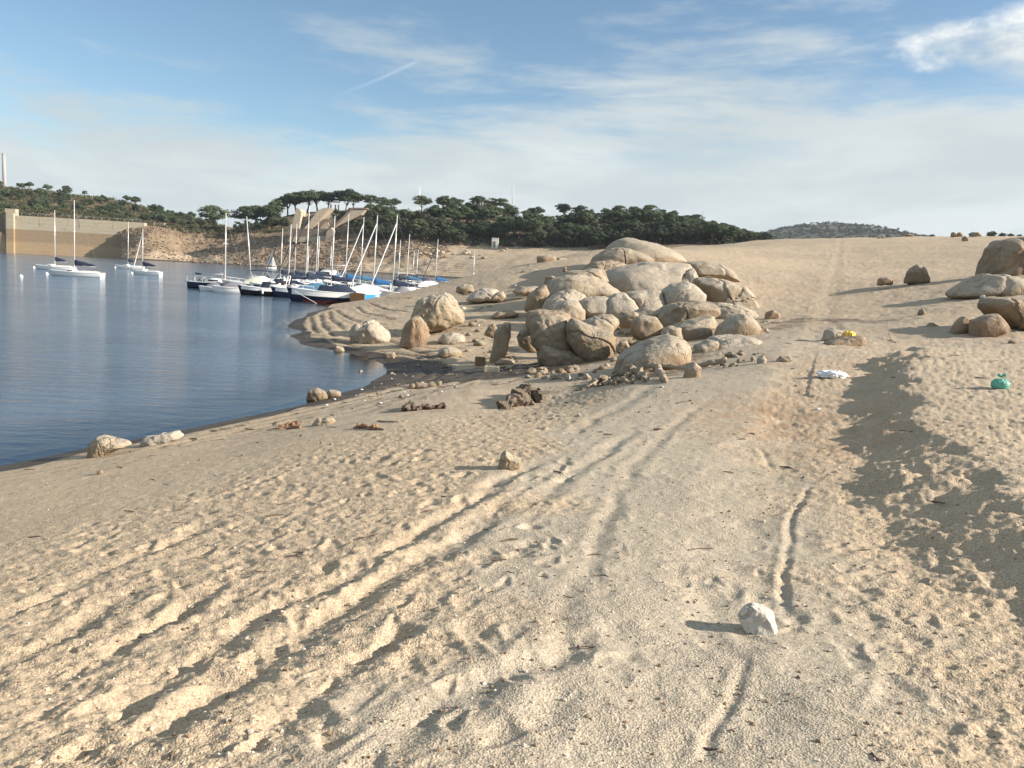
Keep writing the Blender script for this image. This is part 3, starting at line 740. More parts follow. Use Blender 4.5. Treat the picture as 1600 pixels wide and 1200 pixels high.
# --- the outcrop, from the back to the front
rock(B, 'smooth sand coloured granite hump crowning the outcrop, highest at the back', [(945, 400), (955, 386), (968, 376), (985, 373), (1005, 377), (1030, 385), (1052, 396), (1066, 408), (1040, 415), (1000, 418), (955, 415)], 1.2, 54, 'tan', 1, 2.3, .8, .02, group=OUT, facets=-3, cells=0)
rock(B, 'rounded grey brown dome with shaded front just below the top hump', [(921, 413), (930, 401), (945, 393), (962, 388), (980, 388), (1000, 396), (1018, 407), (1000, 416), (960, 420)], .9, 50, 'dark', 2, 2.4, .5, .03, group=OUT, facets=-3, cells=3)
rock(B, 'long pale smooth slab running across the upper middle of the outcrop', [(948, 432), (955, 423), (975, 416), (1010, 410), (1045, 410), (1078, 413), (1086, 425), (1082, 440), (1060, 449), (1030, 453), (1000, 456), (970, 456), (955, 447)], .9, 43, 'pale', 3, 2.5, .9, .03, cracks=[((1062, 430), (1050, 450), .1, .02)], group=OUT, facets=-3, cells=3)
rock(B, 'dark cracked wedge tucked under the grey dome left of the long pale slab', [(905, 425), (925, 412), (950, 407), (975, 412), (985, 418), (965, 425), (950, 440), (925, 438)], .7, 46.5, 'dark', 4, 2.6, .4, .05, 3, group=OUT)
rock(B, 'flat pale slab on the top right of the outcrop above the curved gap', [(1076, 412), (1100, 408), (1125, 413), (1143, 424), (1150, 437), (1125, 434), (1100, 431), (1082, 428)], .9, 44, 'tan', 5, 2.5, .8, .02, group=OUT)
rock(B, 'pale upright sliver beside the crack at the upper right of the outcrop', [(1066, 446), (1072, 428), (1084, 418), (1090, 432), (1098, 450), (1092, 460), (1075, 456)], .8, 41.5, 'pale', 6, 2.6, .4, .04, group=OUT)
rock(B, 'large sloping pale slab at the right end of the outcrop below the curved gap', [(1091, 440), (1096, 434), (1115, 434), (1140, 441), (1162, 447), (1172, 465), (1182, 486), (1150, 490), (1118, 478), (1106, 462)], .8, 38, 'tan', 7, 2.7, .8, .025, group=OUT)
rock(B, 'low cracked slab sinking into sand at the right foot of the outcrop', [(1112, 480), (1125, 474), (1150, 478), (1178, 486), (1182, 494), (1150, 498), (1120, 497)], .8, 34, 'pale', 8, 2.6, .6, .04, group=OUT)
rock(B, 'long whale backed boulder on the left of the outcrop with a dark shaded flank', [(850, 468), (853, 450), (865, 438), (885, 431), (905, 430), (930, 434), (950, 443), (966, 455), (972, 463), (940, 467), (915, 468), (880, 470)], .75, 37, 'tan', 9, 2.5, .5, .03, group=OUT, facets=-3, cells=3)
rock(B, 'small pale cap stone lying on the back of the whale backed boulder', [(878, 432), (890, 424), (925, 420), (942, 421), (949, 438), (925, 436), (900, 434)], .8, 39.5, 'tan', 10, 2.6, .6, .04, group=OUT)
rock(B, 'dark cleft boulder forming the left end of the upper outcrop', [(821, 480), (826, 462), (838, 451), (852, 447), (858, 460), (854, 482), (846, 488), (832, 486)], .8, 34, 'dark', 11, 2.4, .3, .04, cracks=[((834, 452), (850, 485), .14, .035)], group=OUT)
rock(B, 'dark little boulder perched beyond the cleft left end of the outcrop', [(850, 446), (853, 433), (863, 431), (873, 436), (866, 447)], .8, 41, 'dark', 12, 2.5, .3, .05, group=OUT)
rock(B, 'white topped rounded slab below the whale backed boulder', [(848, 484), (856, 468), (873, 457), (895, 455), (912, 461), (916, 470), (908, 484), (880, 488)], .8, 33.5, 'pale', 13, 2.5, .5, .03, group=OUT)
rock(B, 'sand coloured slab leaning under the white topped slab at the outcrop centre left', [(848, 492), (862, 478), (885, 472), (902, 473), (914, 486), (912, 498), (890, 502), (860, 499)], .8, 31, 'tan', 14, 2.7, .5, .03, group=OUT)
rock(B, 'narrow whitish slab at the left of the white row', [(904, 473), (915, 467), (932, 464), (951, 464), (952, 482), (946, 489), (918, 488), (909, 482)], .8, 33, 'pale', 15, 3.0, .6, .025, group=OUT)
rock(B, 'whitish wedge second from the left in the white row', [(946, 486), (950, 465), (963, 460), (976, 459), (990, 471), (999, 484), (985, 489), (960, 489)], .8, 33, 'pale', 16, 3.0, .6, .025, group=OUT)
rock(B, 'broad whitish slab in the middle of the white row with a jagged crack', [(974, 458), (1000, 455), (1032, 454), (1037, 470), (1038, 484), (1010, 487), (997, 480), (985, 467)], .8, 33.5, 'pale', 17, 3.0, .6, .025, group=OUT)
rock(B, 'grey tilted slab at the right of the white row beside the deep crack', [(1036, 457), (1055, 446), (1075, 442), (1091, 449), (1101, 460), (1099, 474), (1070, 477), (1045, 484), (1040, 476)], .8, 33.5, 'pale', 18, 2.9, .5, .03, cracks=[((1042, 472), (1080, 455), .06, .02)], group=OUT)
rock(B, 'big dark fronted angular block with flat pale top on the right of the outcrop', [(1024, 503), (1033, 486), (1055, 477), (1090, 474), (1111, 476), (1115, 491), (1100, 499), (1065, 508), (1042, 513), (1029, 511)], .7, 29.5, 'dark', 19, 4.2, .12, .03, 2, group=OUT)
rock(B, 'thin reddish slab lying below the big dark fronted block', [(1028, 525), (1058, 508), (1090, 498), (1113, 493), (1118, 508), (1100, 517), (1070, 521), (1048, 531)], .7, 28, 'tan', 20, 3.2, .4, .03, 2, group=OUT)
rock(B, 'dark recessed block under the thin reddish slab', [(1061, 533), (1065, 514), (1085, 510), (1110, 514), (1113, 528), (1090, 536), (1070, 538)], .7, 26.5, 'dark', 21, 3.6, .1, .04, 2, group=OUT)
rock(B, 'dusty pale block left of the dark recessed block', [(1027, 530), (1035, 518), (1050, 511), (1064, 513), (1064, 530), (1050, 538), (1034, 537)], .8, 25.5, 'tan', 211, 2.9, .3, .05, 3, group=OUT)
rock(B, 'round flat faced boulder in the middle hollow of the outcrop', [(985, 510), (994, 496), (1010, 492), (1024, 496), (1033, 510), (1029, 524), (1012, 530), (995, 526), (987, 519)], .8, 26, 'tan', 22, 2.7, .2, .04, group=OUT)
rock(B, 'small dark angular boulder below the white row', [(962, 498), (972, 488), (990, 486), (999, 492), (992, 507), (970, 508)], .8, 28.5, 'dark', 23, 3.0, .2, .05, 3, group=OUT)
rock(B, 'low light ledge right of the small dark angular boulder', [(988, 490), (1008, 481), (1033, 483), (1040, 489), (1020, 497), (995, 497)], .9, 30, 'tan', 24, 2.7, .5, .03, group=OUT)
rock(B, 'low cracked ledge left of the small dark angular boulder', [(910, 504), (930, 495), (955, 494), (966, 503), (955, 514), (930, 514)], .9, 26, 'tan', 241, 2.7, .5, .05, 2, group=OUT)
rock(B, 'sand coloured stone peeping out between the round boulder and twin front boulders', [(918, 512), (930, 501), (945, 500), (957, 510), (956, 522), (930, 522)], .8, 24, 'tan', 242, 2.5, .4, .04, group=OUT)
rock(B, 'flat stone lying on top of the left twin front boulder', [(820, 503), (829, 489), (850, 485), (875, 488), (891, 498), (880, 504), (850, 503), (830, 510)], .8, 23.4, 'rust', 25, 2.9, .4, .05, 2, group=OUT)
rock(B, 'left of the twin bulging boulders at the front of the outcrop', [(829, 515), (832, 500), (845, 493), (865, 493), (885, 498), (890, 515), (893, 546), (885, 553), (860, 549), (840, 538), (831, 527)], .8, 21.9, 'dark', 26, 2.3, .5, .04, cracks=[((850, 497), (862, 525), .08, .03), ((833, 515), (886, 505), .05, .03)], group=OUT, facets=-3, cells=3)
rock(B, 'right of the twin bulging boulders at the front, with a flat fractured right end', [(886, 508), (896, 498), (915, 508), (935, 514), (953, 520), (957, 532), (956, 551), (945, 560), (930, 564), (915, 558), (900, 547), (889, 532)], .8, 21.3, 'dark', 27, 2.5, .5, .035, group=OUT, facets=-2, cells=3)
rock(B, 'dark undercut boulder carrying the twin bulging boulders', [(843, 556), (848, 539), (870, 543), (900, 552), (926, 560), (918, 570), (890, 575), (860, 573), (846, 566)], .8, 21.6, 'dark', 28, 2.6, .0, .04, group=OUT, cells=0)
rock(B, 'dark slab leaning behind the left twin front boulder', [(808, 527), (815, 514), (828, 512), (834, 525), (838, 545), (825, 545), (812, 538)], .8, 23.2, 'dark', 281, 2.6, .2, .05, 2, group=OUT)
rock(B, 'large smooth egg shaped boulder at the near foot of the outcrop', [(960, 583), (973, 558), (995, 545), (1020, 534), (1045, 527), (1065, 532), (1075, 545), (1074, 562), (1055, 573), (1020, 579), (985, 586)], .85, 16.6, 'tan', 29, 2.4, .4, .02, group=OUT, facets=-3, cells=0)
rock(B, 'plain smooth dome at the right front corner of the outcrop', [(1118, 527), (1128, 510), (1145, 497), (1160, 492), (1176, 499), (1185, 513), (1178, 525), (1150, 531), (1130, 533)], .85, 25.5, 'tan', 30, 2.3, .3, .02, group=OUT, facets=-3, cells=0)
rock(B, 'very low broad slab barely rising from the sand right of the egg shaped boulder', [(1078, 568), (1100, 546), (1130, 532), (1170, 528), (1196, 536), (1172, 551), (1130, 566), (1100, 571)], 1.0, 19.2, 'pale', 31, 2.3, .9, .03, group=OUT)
rock(B, 'small tilted slab between the egg shaped boulder and the broad low slab', [(1084, 560), (1089, 541), (1108, 533), (1126, 535), (1114, 552), (1097, 561)], .8, 18.6, 'tan', 32, 2.8, .5, .04, 2, group=OUT)
rock(RK, 'squarish grey stone beside the flat end of the right twin boulder', [(963, 549), (969, 534), (980, 530), (985, 545), (978, 556)], .8, 20.6, 'dark', 33, 3.2, .2, .05, 3, group=OUT)
rock(RK, 'wedge stone standing on end in front of the broad low slab', [(1068, 590), (1072, 575), (1084, 567), (1094, 575), (1091, 589)], .8, None, 'tan', 34, 2.8, .2, .04, 2, group=OUT)
for k, (u, v, w, h, m) in enumerate([(1000, 536, 14, 8, 'tan'), (985, 541, 12, 7, 'dark'), (957, 528, 12, 8, 'tan'), (1012, 541, 16, 8, 'pale'), (970, 519, 12, 8, 'tan'), (1048, 545, 10, 6, 'tan'), (992, 530, 9, 6, 'pale'), (1090, 541, 14, 8, 'dark'), (960, 562, 14, 8, 'tan'), (1105, 571, 12, 6, 'tan'), (975, 565, 10, 7, 'dark'), (948, 571, 12, 7, 'tan'), (1015, 548, 13, 6, 'tan'), (1042, 493, 12, 6, 'pale')]):
    rock(RK, 'small broken stone among the rubble in the hollow of the outcrop', [(u-w*.5, v+h*.3), (u-w*.3, v-h*.3), (u, v-h*.5), (u+w*.35, v-h*.25), (u+w*.5, v+h*.35), (u, v+h*.5)], .8, None, m, 300+k, 3.0, .3, .07, 3, group='broken stones in the hollow of the outcrop', sub=3)

# --- boulders on the spit
SP = 'boulders lying on the spit'
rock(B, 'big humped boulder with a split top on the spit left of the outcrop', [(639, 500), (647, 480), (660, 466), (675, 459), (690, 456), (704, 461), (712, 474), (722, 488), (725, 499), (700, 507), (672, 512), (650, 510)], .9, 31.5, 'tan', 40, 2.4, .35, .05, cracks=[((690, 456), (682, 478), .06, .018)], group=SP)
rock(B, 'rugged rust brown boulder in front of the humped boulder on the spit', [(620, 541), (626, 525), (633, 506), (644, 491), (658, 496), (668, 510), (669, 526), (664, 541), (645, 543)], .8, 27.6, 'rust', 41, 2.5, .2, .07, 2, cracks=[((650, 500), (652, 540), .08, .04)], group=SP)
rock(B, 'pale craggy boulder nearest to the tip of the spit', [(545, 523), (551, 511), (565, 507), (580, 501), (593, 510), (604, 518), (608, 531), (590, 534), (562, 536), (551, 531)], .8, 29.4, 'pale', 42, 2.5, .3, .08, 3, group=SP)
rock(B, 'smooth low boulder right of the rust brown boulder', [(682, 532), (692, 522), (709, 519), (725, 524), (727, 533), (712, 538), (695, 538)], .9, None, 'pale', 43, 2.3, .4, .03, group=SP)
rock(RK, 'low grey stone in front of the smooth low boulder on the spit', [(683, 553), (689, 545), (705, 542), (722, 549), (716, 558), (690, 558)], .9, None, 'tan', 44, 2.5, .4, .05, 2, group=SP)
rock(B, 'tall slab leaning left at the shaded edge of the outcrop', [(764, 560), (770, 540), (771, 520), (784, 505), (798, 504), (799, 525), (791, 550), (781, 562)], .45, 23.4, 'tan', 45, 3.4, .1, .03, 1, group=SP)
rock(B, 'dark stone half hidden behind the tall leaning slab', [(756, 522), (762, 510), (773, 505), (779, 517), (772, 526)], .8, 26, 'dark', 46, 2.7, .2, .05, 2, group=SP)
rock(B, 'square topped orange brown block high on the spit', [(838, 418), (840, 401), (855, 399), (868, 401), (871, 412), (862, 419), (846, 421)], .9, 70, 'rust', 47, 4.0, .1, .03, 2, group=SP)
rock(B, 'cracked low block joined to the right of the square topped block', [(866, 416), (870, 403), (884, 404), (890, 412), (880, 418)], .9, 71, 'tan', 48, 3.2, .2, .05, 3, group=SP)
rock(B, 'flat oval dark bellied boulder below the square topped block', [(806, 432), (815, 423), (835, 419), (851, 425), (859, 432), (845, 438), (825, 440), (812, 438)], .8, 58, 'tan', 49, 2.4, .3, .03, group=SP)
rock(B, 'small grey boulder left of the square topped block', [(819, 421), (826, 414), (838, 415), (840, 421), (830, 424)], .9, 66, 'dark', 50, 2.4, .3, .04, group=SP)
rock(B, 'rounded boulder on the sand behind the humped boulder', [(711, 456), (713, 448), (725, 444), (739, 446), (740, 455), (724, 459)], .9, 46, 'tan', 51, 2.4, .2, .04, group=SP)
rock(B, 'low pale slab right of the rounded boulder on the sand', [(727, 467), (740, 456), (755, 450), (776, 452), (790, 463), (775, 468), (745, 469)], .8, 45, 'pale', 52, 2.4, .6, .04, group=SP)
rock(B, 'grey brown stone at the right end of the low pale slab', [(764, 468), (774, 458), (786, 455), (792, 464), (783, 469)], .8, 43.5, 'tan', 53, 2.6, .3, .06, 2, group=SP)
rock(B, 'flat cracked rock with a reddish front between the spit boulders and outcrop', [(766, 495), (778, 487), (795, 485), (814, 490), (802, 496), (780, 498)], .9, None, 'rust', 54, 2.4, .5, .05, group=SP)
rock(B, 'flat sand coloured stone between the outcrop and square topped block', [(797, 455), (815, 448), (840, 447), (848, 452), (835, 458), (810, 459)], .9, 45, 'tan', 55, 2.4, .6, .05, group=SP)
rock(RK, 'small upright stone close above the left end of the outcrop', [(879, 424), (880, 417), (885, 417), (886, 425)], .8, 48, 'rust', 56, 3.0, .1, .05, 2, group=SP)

# --- boulders on the right
RT_G = 'boulders on the right side of the beach'
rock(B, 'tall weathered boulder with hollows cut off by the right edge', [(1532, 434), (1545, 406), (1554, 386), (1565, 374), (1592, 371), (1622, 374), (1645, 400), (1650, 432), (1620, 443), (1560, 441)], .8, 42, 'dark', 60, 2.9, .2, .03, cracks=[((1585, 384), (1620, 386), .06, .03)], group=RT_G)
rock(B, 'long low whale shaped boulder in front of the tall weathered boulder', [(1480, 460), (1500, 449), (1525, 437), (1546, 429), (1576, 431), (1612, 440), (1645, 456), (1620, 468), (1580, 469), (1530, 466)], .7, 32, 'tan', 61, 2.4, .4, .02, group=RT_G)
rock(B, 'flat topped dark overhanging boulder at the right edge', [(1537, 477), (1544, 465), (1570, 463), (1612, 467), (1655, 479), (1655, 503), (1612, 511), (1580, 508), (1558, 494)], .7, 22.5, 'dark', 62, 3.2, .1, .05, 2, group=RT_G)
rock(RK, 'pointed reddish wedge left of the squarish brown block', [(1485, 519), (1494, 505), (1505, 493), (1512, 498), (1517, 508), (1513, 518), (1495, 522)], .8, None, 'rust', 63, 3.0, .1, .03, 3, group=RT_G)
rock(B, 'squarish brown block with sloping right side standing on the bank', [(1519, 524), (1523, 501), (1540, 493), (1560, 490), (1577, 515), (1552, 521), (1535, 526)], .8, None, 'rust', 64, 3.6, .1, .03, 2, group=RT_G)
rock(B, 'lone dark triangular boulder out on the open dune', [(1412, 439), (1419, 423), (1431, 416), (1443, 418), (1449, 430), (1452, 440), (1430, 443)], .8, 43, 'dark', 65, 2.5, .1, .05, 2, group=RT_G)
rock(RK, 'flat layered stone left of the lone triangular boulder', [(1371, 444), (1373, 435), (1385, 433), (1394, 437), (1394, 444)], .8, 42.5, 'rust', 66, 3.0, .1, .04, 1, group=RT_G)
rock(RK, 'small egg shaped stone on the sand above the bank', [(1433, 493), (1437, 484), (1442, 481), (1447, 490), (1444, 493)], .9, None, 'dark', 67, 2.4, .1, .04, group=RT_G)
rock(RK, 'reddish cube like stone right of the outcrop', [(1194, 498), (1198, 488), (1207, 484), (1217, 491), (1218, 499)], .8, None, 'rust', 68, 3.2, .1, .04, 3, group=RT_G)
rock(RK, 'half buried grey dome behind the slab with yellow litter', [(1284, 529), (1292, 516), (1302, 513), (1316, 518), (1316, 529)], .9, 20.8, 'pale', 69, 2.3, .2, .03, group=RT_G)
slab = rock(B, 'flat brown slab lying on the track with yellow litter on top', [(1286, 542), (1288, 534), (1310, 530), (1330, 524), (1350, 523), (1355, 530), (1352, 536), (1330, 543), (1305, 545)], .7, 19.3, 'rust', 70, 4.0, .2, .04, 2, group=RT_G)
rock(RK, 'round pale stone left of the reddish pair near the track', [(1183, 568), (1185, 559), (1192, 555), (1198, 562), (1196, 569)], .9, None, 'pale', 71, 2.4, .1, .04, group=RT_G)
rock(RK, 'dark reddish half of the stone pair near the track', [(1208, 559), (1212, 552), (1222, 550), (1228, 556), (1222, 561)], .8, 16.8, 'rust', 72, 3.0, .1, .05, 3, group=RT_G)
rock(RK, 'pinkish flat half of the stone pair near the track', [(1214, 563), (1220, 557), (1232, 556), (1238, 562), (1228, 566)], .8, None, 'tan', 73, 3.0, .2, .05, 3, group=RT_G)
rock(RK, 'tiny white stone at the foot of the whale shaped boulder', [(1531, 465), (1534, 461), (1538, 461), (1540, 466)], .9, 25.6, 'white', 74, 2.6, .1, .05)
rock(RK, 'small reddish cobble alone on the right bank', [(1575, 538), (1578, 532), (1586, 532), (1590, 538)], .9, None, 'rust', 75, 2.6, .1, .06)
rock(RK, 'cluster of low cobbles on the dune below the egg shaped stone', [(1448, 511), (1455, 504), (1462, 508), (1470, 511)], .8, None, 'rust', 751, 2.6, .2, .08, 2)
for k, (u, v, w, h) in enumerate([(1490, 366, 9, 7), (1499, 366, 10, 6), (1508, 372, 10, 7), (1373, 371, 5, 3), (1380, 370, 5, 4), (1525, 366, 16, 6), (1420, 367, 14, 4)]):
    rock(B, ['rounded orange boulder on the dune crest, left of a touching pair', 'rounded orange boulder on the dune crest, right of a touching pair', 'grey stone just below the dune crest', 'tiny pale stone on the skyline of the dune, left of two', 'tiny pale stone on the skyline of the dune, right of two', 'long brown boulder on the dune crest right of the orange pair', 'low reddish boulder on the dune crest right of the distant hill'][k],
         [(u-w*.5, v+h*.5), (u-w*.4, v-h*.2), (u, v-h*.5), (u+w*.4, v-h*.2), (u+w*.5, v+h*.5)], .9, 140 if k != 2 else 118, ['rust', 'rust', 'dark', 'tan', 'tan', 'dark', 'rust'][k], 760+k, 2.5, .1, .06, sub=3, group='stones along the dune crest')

# --- stones of the near beach
rock(RK, 'pale wedge shaped stone alone among the footprints', [(778, 729), (783, 709), (790, 704), (802, 712), (815, 718), (812, 728), (795, 733)], .9, None, 'tan', 80, 3.6, .0, .02, 3)
rock(RK, 'rough white quartz stone lying beside the narrow groove', [(1155, 966), (1164, 951), (1180, 946), (1200, 950), (1213, 960), (1214, 979), (1200, 989), (1180, 986), (1163, 977)], .8, None, 'white', 81, 3.4, .1, .03, 9, sub=5, cut=.72, cells=0, sink=.28)
rock(RK, 'pear shaped tan stone at the edge of the water', [(139, 711), (141, 691), (154, 680), (174, 684), (198, 690), (204, 697), (180, 703), (162, 711), (148, 715)], .7, None, 'tan', 82, 2.3, .2, .02, sub=5)
rock(RK, 'long grey stone right of the pear shaped stone', [(220, 694), (225, 683), (250, 677), (277, 674), (283, 684), (262, 690), (240, 698)], .6, None, 'pale', 83, 2.8, .2, .06, 2, sub=5)
rock(RK, 'rounded brown stone standing in the wet edge of the inlet', [(478, 625), (482, 609), (495, 606), (507, 611), (512, 621), (497, 627)], .8, None, 'dark', 84, 2.4, .1, .03)
rock(RK, 'lower brown stone touching the rounded one at the inlet edge', [(507, 620), (515, 609), (530, 611), (534, 618), (520, 622)], .8, None, 'dark', 85, 2.4, .1, .04)
rock(RK, 'small brown stone sticking out of the shallow water', [(552, 590), (556, 581), (564, 578), (572, 585), (570, 591)], .9, 22.6, 'dark', 86, 2.5, .1, .06)
rock(RK, 'pyramid shaped stone on the wet rim of the spit', [(519, 550), (526, 540), (535, 543), (541, 550)], .8, None, 'tan', 87, 3.0, .1, .04, 2)
rock(RK, 'squared tan stone on the mud between spit and inlet', [(599, 559), (601, 551), (616, 550), (619, 557), (612, 560)], .7, None, 'tan', 88, 3.8, .0, .03, 1)
rock(RK, 'reddish pebble alone on the smooth sand near the water', [(151, 742), (153, 735), (160, 735), (161, 742)], .9, None, 'rust', 89, 2.5, .1, .05)
rock(RK, 'pointed pebble on the sand below the long piece of driftwood', [(858, 593), (861, 585), (868, 582), (875, 589), (873, 594)], .9, None, 'tan', 90, 2.5, .1, .05)
rock(RK, 'little pyramid stone in front of the twin bulging boulders', [(908, 593), (916, 583), (928, 592)], .9, None, 'tan', 91, 2.8, .1, .04, 2)
rock(RK, 'pinkish stone on the mud left of the pointed pebble', [(838, 583), (842, 574), (852, 573), (857, 580), (852, 585)], .9, None, 'rust', 92, 2.6, .1, .05, 2)
rock(RK, 'flat brown plate of stone in the mud below the tall leaning slab', [(772, 567), (782, 561), (802, 562), (806, 566), (795, 570)], .9, None, 'rust', 93, 3.0, .3, .04, 1)
rock(RK, 'round tan cobble beside the pale box', [(788, 577), (791, 571), (800, 571), (803, 577)], .9, None, 'tan', 94, 2.4, .1, .05)
rock(RK, 'flat pale stone with brown stain low on the smooth beach', [(488, 664), (497, 654), (516, 653), (524, 660), (510, 666)], .7, None, 'tan', 95, 2.6, .2, .08, 2)
# angular broken stones heaped about the foot and in the hollows of the outcrop
_shard = []
for k in range(6):
    S, Fc = ico(3); r = np.random.default_rng(950+k); V = S*np.array([1, r.uniform(.6, 1), r.uniform(.45, .8)])
    for _ in range(9):
        nn = r.normal(size=3); nn /= np.linalg.norm(nn); pr = V@nn; V = V-np.maximum(0, pr-pr.max()*r.uniform(.6, .85))[:, None]*nn
    me = mesh_np("stone", V*.55*(1+.05*fbm(S*3+k, 3))[:, None], Fc, RM[['tan', 'rust', 'pale', 'tan', 'dark', 'tan'][k]]); me.set_sharp_from_angle(angle=R(30)); _shard.append(me)
for pg, cnt, (s0, s1) in [([(835, 566), (900, 578), (965, 575), (960, 600), (900, 598), (830, 592), (780, 575)], 46, (.08, .34)), ([(945, 505), (985, 525), (1040, 535), (1060, 548), (1000, 552), (955, 545)], 44, (.15, .5)), ([(1060, 580), (1110, 565), (1180, 545), (1200, 560), (1130, 580)], 26, (.07, .26)), ([(730, 540), (765, 525), (800, 560), (830, 575), (770, 575)], 22, (.12, .4)), ([(1110, 498), (1180, 500), (1215, 505), (1190, 530)], 16, (.12, .35))]:
    pg = np.array(pg, float); c = pg.mean(0)
    for k in range(cnt):
        i = rng.integers(len(pg)); a, b2 = pg[i], pg[(i+1) % len(pg)]; q = rng.random()
        w = hit(*(c+(a+(b2-a)*q-c)*math.sqrt(rng.random()))); s = s0+(s1-s0)*rng.random()**2
        o = link("stone", _shard[rng.integers(6)]); o.location = (w[0], w[1], w[2]+s*.08); o.scale = (s, s, s); o.rotation_euler = (rng.normal()*.4, rng.normal()*.4, rng.random()*6.3)
        tag(o, 'angular broken stone lying about the foot of the outcrop', 'stone', 'broken stones about the outcrop')
# small loose stones, the same few shapes over and over
_pebs = []
for k in range(6):
    S, Fc = ico(2); r = np.random.default_rng(900+k)
    V = S*np.array([1, r.uniform(.7, 1), r.uniform(.5, .75)]); V = V*(1+.22*pn3(S*1.3+k*9))[:, None]
    _pebs.append(mesh_np("pebble", V*.5, Fc, RM[['tan', 'rust', 'pale', 'tan', 'dark', 'white'][k]]))
PEB = [('small stone scattered over the wet mud and strand around the inlet', [(560, 560), (640, 552), (700, 575), (760, 592), (690, 615), (600, 625), (500, 650), (560, 640), (640, 585)], 46, (.05, .14), 'loose stones around the inlet'),
       ('small stone scattered on the sand of the open beach', [(150, 745), (420, 700), (600, 690), (900, 650), (1100, 640), (1260, 640), (1330, 600), (1240, 590), (1030, 605), (820, 640), (480, 668)], 40, (.025, .06), 'loose stones on the open beach'),
       ('small stone scattered on the upper sand of the spit', [(640, 520), (700, 500), (760, 480), (820, 460), (830, 440), (760, 445), (690, 462), (760, 530), (720, 560)], 34, (.12, .36), 'loose stones on the spit')]
for lab, pg, cnt, (s0, s1), grp in PEB:
    pg = np.array(pg, float); c = pg.mean(0)
    for k in range(cnt):
        i = rng.integers(len(pg)); a, b2 = pg[i], pg[(i+1) % len(pg)]; q = rng.random()
        uv = c+(a+(b2-a)*q-c)*math.sqrt(rng.random())
        w = hit(*uv); s = s0+(s1-s0)*rng.random()**2.2
        o = link("pebble", _pebs[rng.integers(6)]); o.location = (w[0], w[1], w[2]+s*.12); o.scale = (s, s, s)
        o.rotation_euler = (rng.normal()*.3, rng.normal()*.3, rng.random()*6.3); tag(o, lab, 'pebble', grp)

# ------------------------------------------------------------------ litter, driftwood and other small things on the sand
M_WOOD = plain("grey_driftwood", (.30, .235, .165), .9, 0, .35, 9, .006)
M_DARKWOOD = plain("dark_wet_wood", (.12, .085, .06), .85, 0, .4, 9, .006)
M_BAGW = plain("white_plastic_film", (.80, .80, .80), .4, 0, .05, 5)
M_BAGT = plain("teal_plastic_film", (.13, .42, .31), .5, 0, .3, 14)
M_YEL = plain("yellow_plastic", (.75, .52, .07), .5, 0, .1, 8)
M_BOX = plain("weathered_brown_board", (.26, .15, .085), .85, 0, .3, 14, .003)
M_BOXP = plain("weathered_pale_board", (.58, .49, .34), .85, 0, .25, 14, .003)
M_ROOT = plain("dead_root", (.155, .12, .085), .95, 0, .4, 16, .01)
M_WIRE = plain("rusty_wire", (.20, .13, .085), .7, .3, .3, 40)

def crumple(name, label, cat, uv, sx, sy, sz, mat, seed, amp, ridge=0):
    w = hit(*uv); S, Fc = ico(5)
    q = 1+amp*fbm(S*2.2+seed, 4, .6)
    if ridge: q = q+.10*np.abs(np.sin(np.arctan2(S[:, 1], S[:, 0])*ridge+fbm(S*2, 2)*2))*(.4+.6*np.abs(S[:, 2]))-.25*np.exp(-((S[:, 2]-1)/.12)**2)
    else: q = q-.16*np.abs(pn3(S*3.1+seed*2))+.10*np.abs(pn3(S*6.3+seed))
    V = S*q[:, None]*np.array([sx, sy, sz])/2; V[:, 2] = np.maximum(V[:, 2], -sz*.36+.01*pn3(S*4))
    zb = V[:, 2].min(); V[:, 2] -= zb
    o = link(name, mesh_np(name, V, Fc, mat)); o.location = (w[0], w[1], w[2]-.01); tag(o, label, cat); return o
crumple("plastic_bag", 'crumpled white plastic bag lying on the track by the bank', 'plastic bag', (1300, 590), .44, .30, .13, M_BAGW, 3, .28)
tb = crumple("plastic_bag", 'small knotted teal green plastic bag on the right bank', 'plastic bag', (1562, 607), .19, .17, .15, M_BAGT, 5, .10, 9)
kn = MB(); kn.tube([(0, 0, .145), (.01, -.005, .16), (.03, .01, .172), (.05, .0, .176)], [.016, .012, .02, .026], 7)
kn.tube([(0, 0, .145), (-.012, .008, .162), (-.03, -.008, .17)], [.014, .012, .022], 7); kn.build("knot", M_BAGT, tb, True)

ys = slab.location
yl = crumple("plastic_sheet", 'bright yellow piece of plastic on top of the flat brown slab', 'litter', (1330, 526), .30, .24, .22, M_YEL, 8, .18)
yl.location = (P(1330, 524, y=19.3)[0], 19.45, P(1330, 524, y=19.3)[2]-.10)
wl = MB(); c = P(1314, 523, y=19.1)
pts = [(c[0]+.10*math.cos(a)*(1+.1*math.sin(3*a)), c[1]+.05*math.sin(a), c[2]-.02+.07*math.sin(a)) for a in np.linspace(0, 6.1, 18)]
pts += [(c[0]+.3, c[1]+.02, c[2]-.03), (c[0]+.48, c[1]+.04, c[2]-.01)]
tag(wl.tube(pts, .009, 6).build("wire_loop", M_WIRE, None, True), 'bent loop of rusty wire beside the yellow plastic on the slab', 'wire')

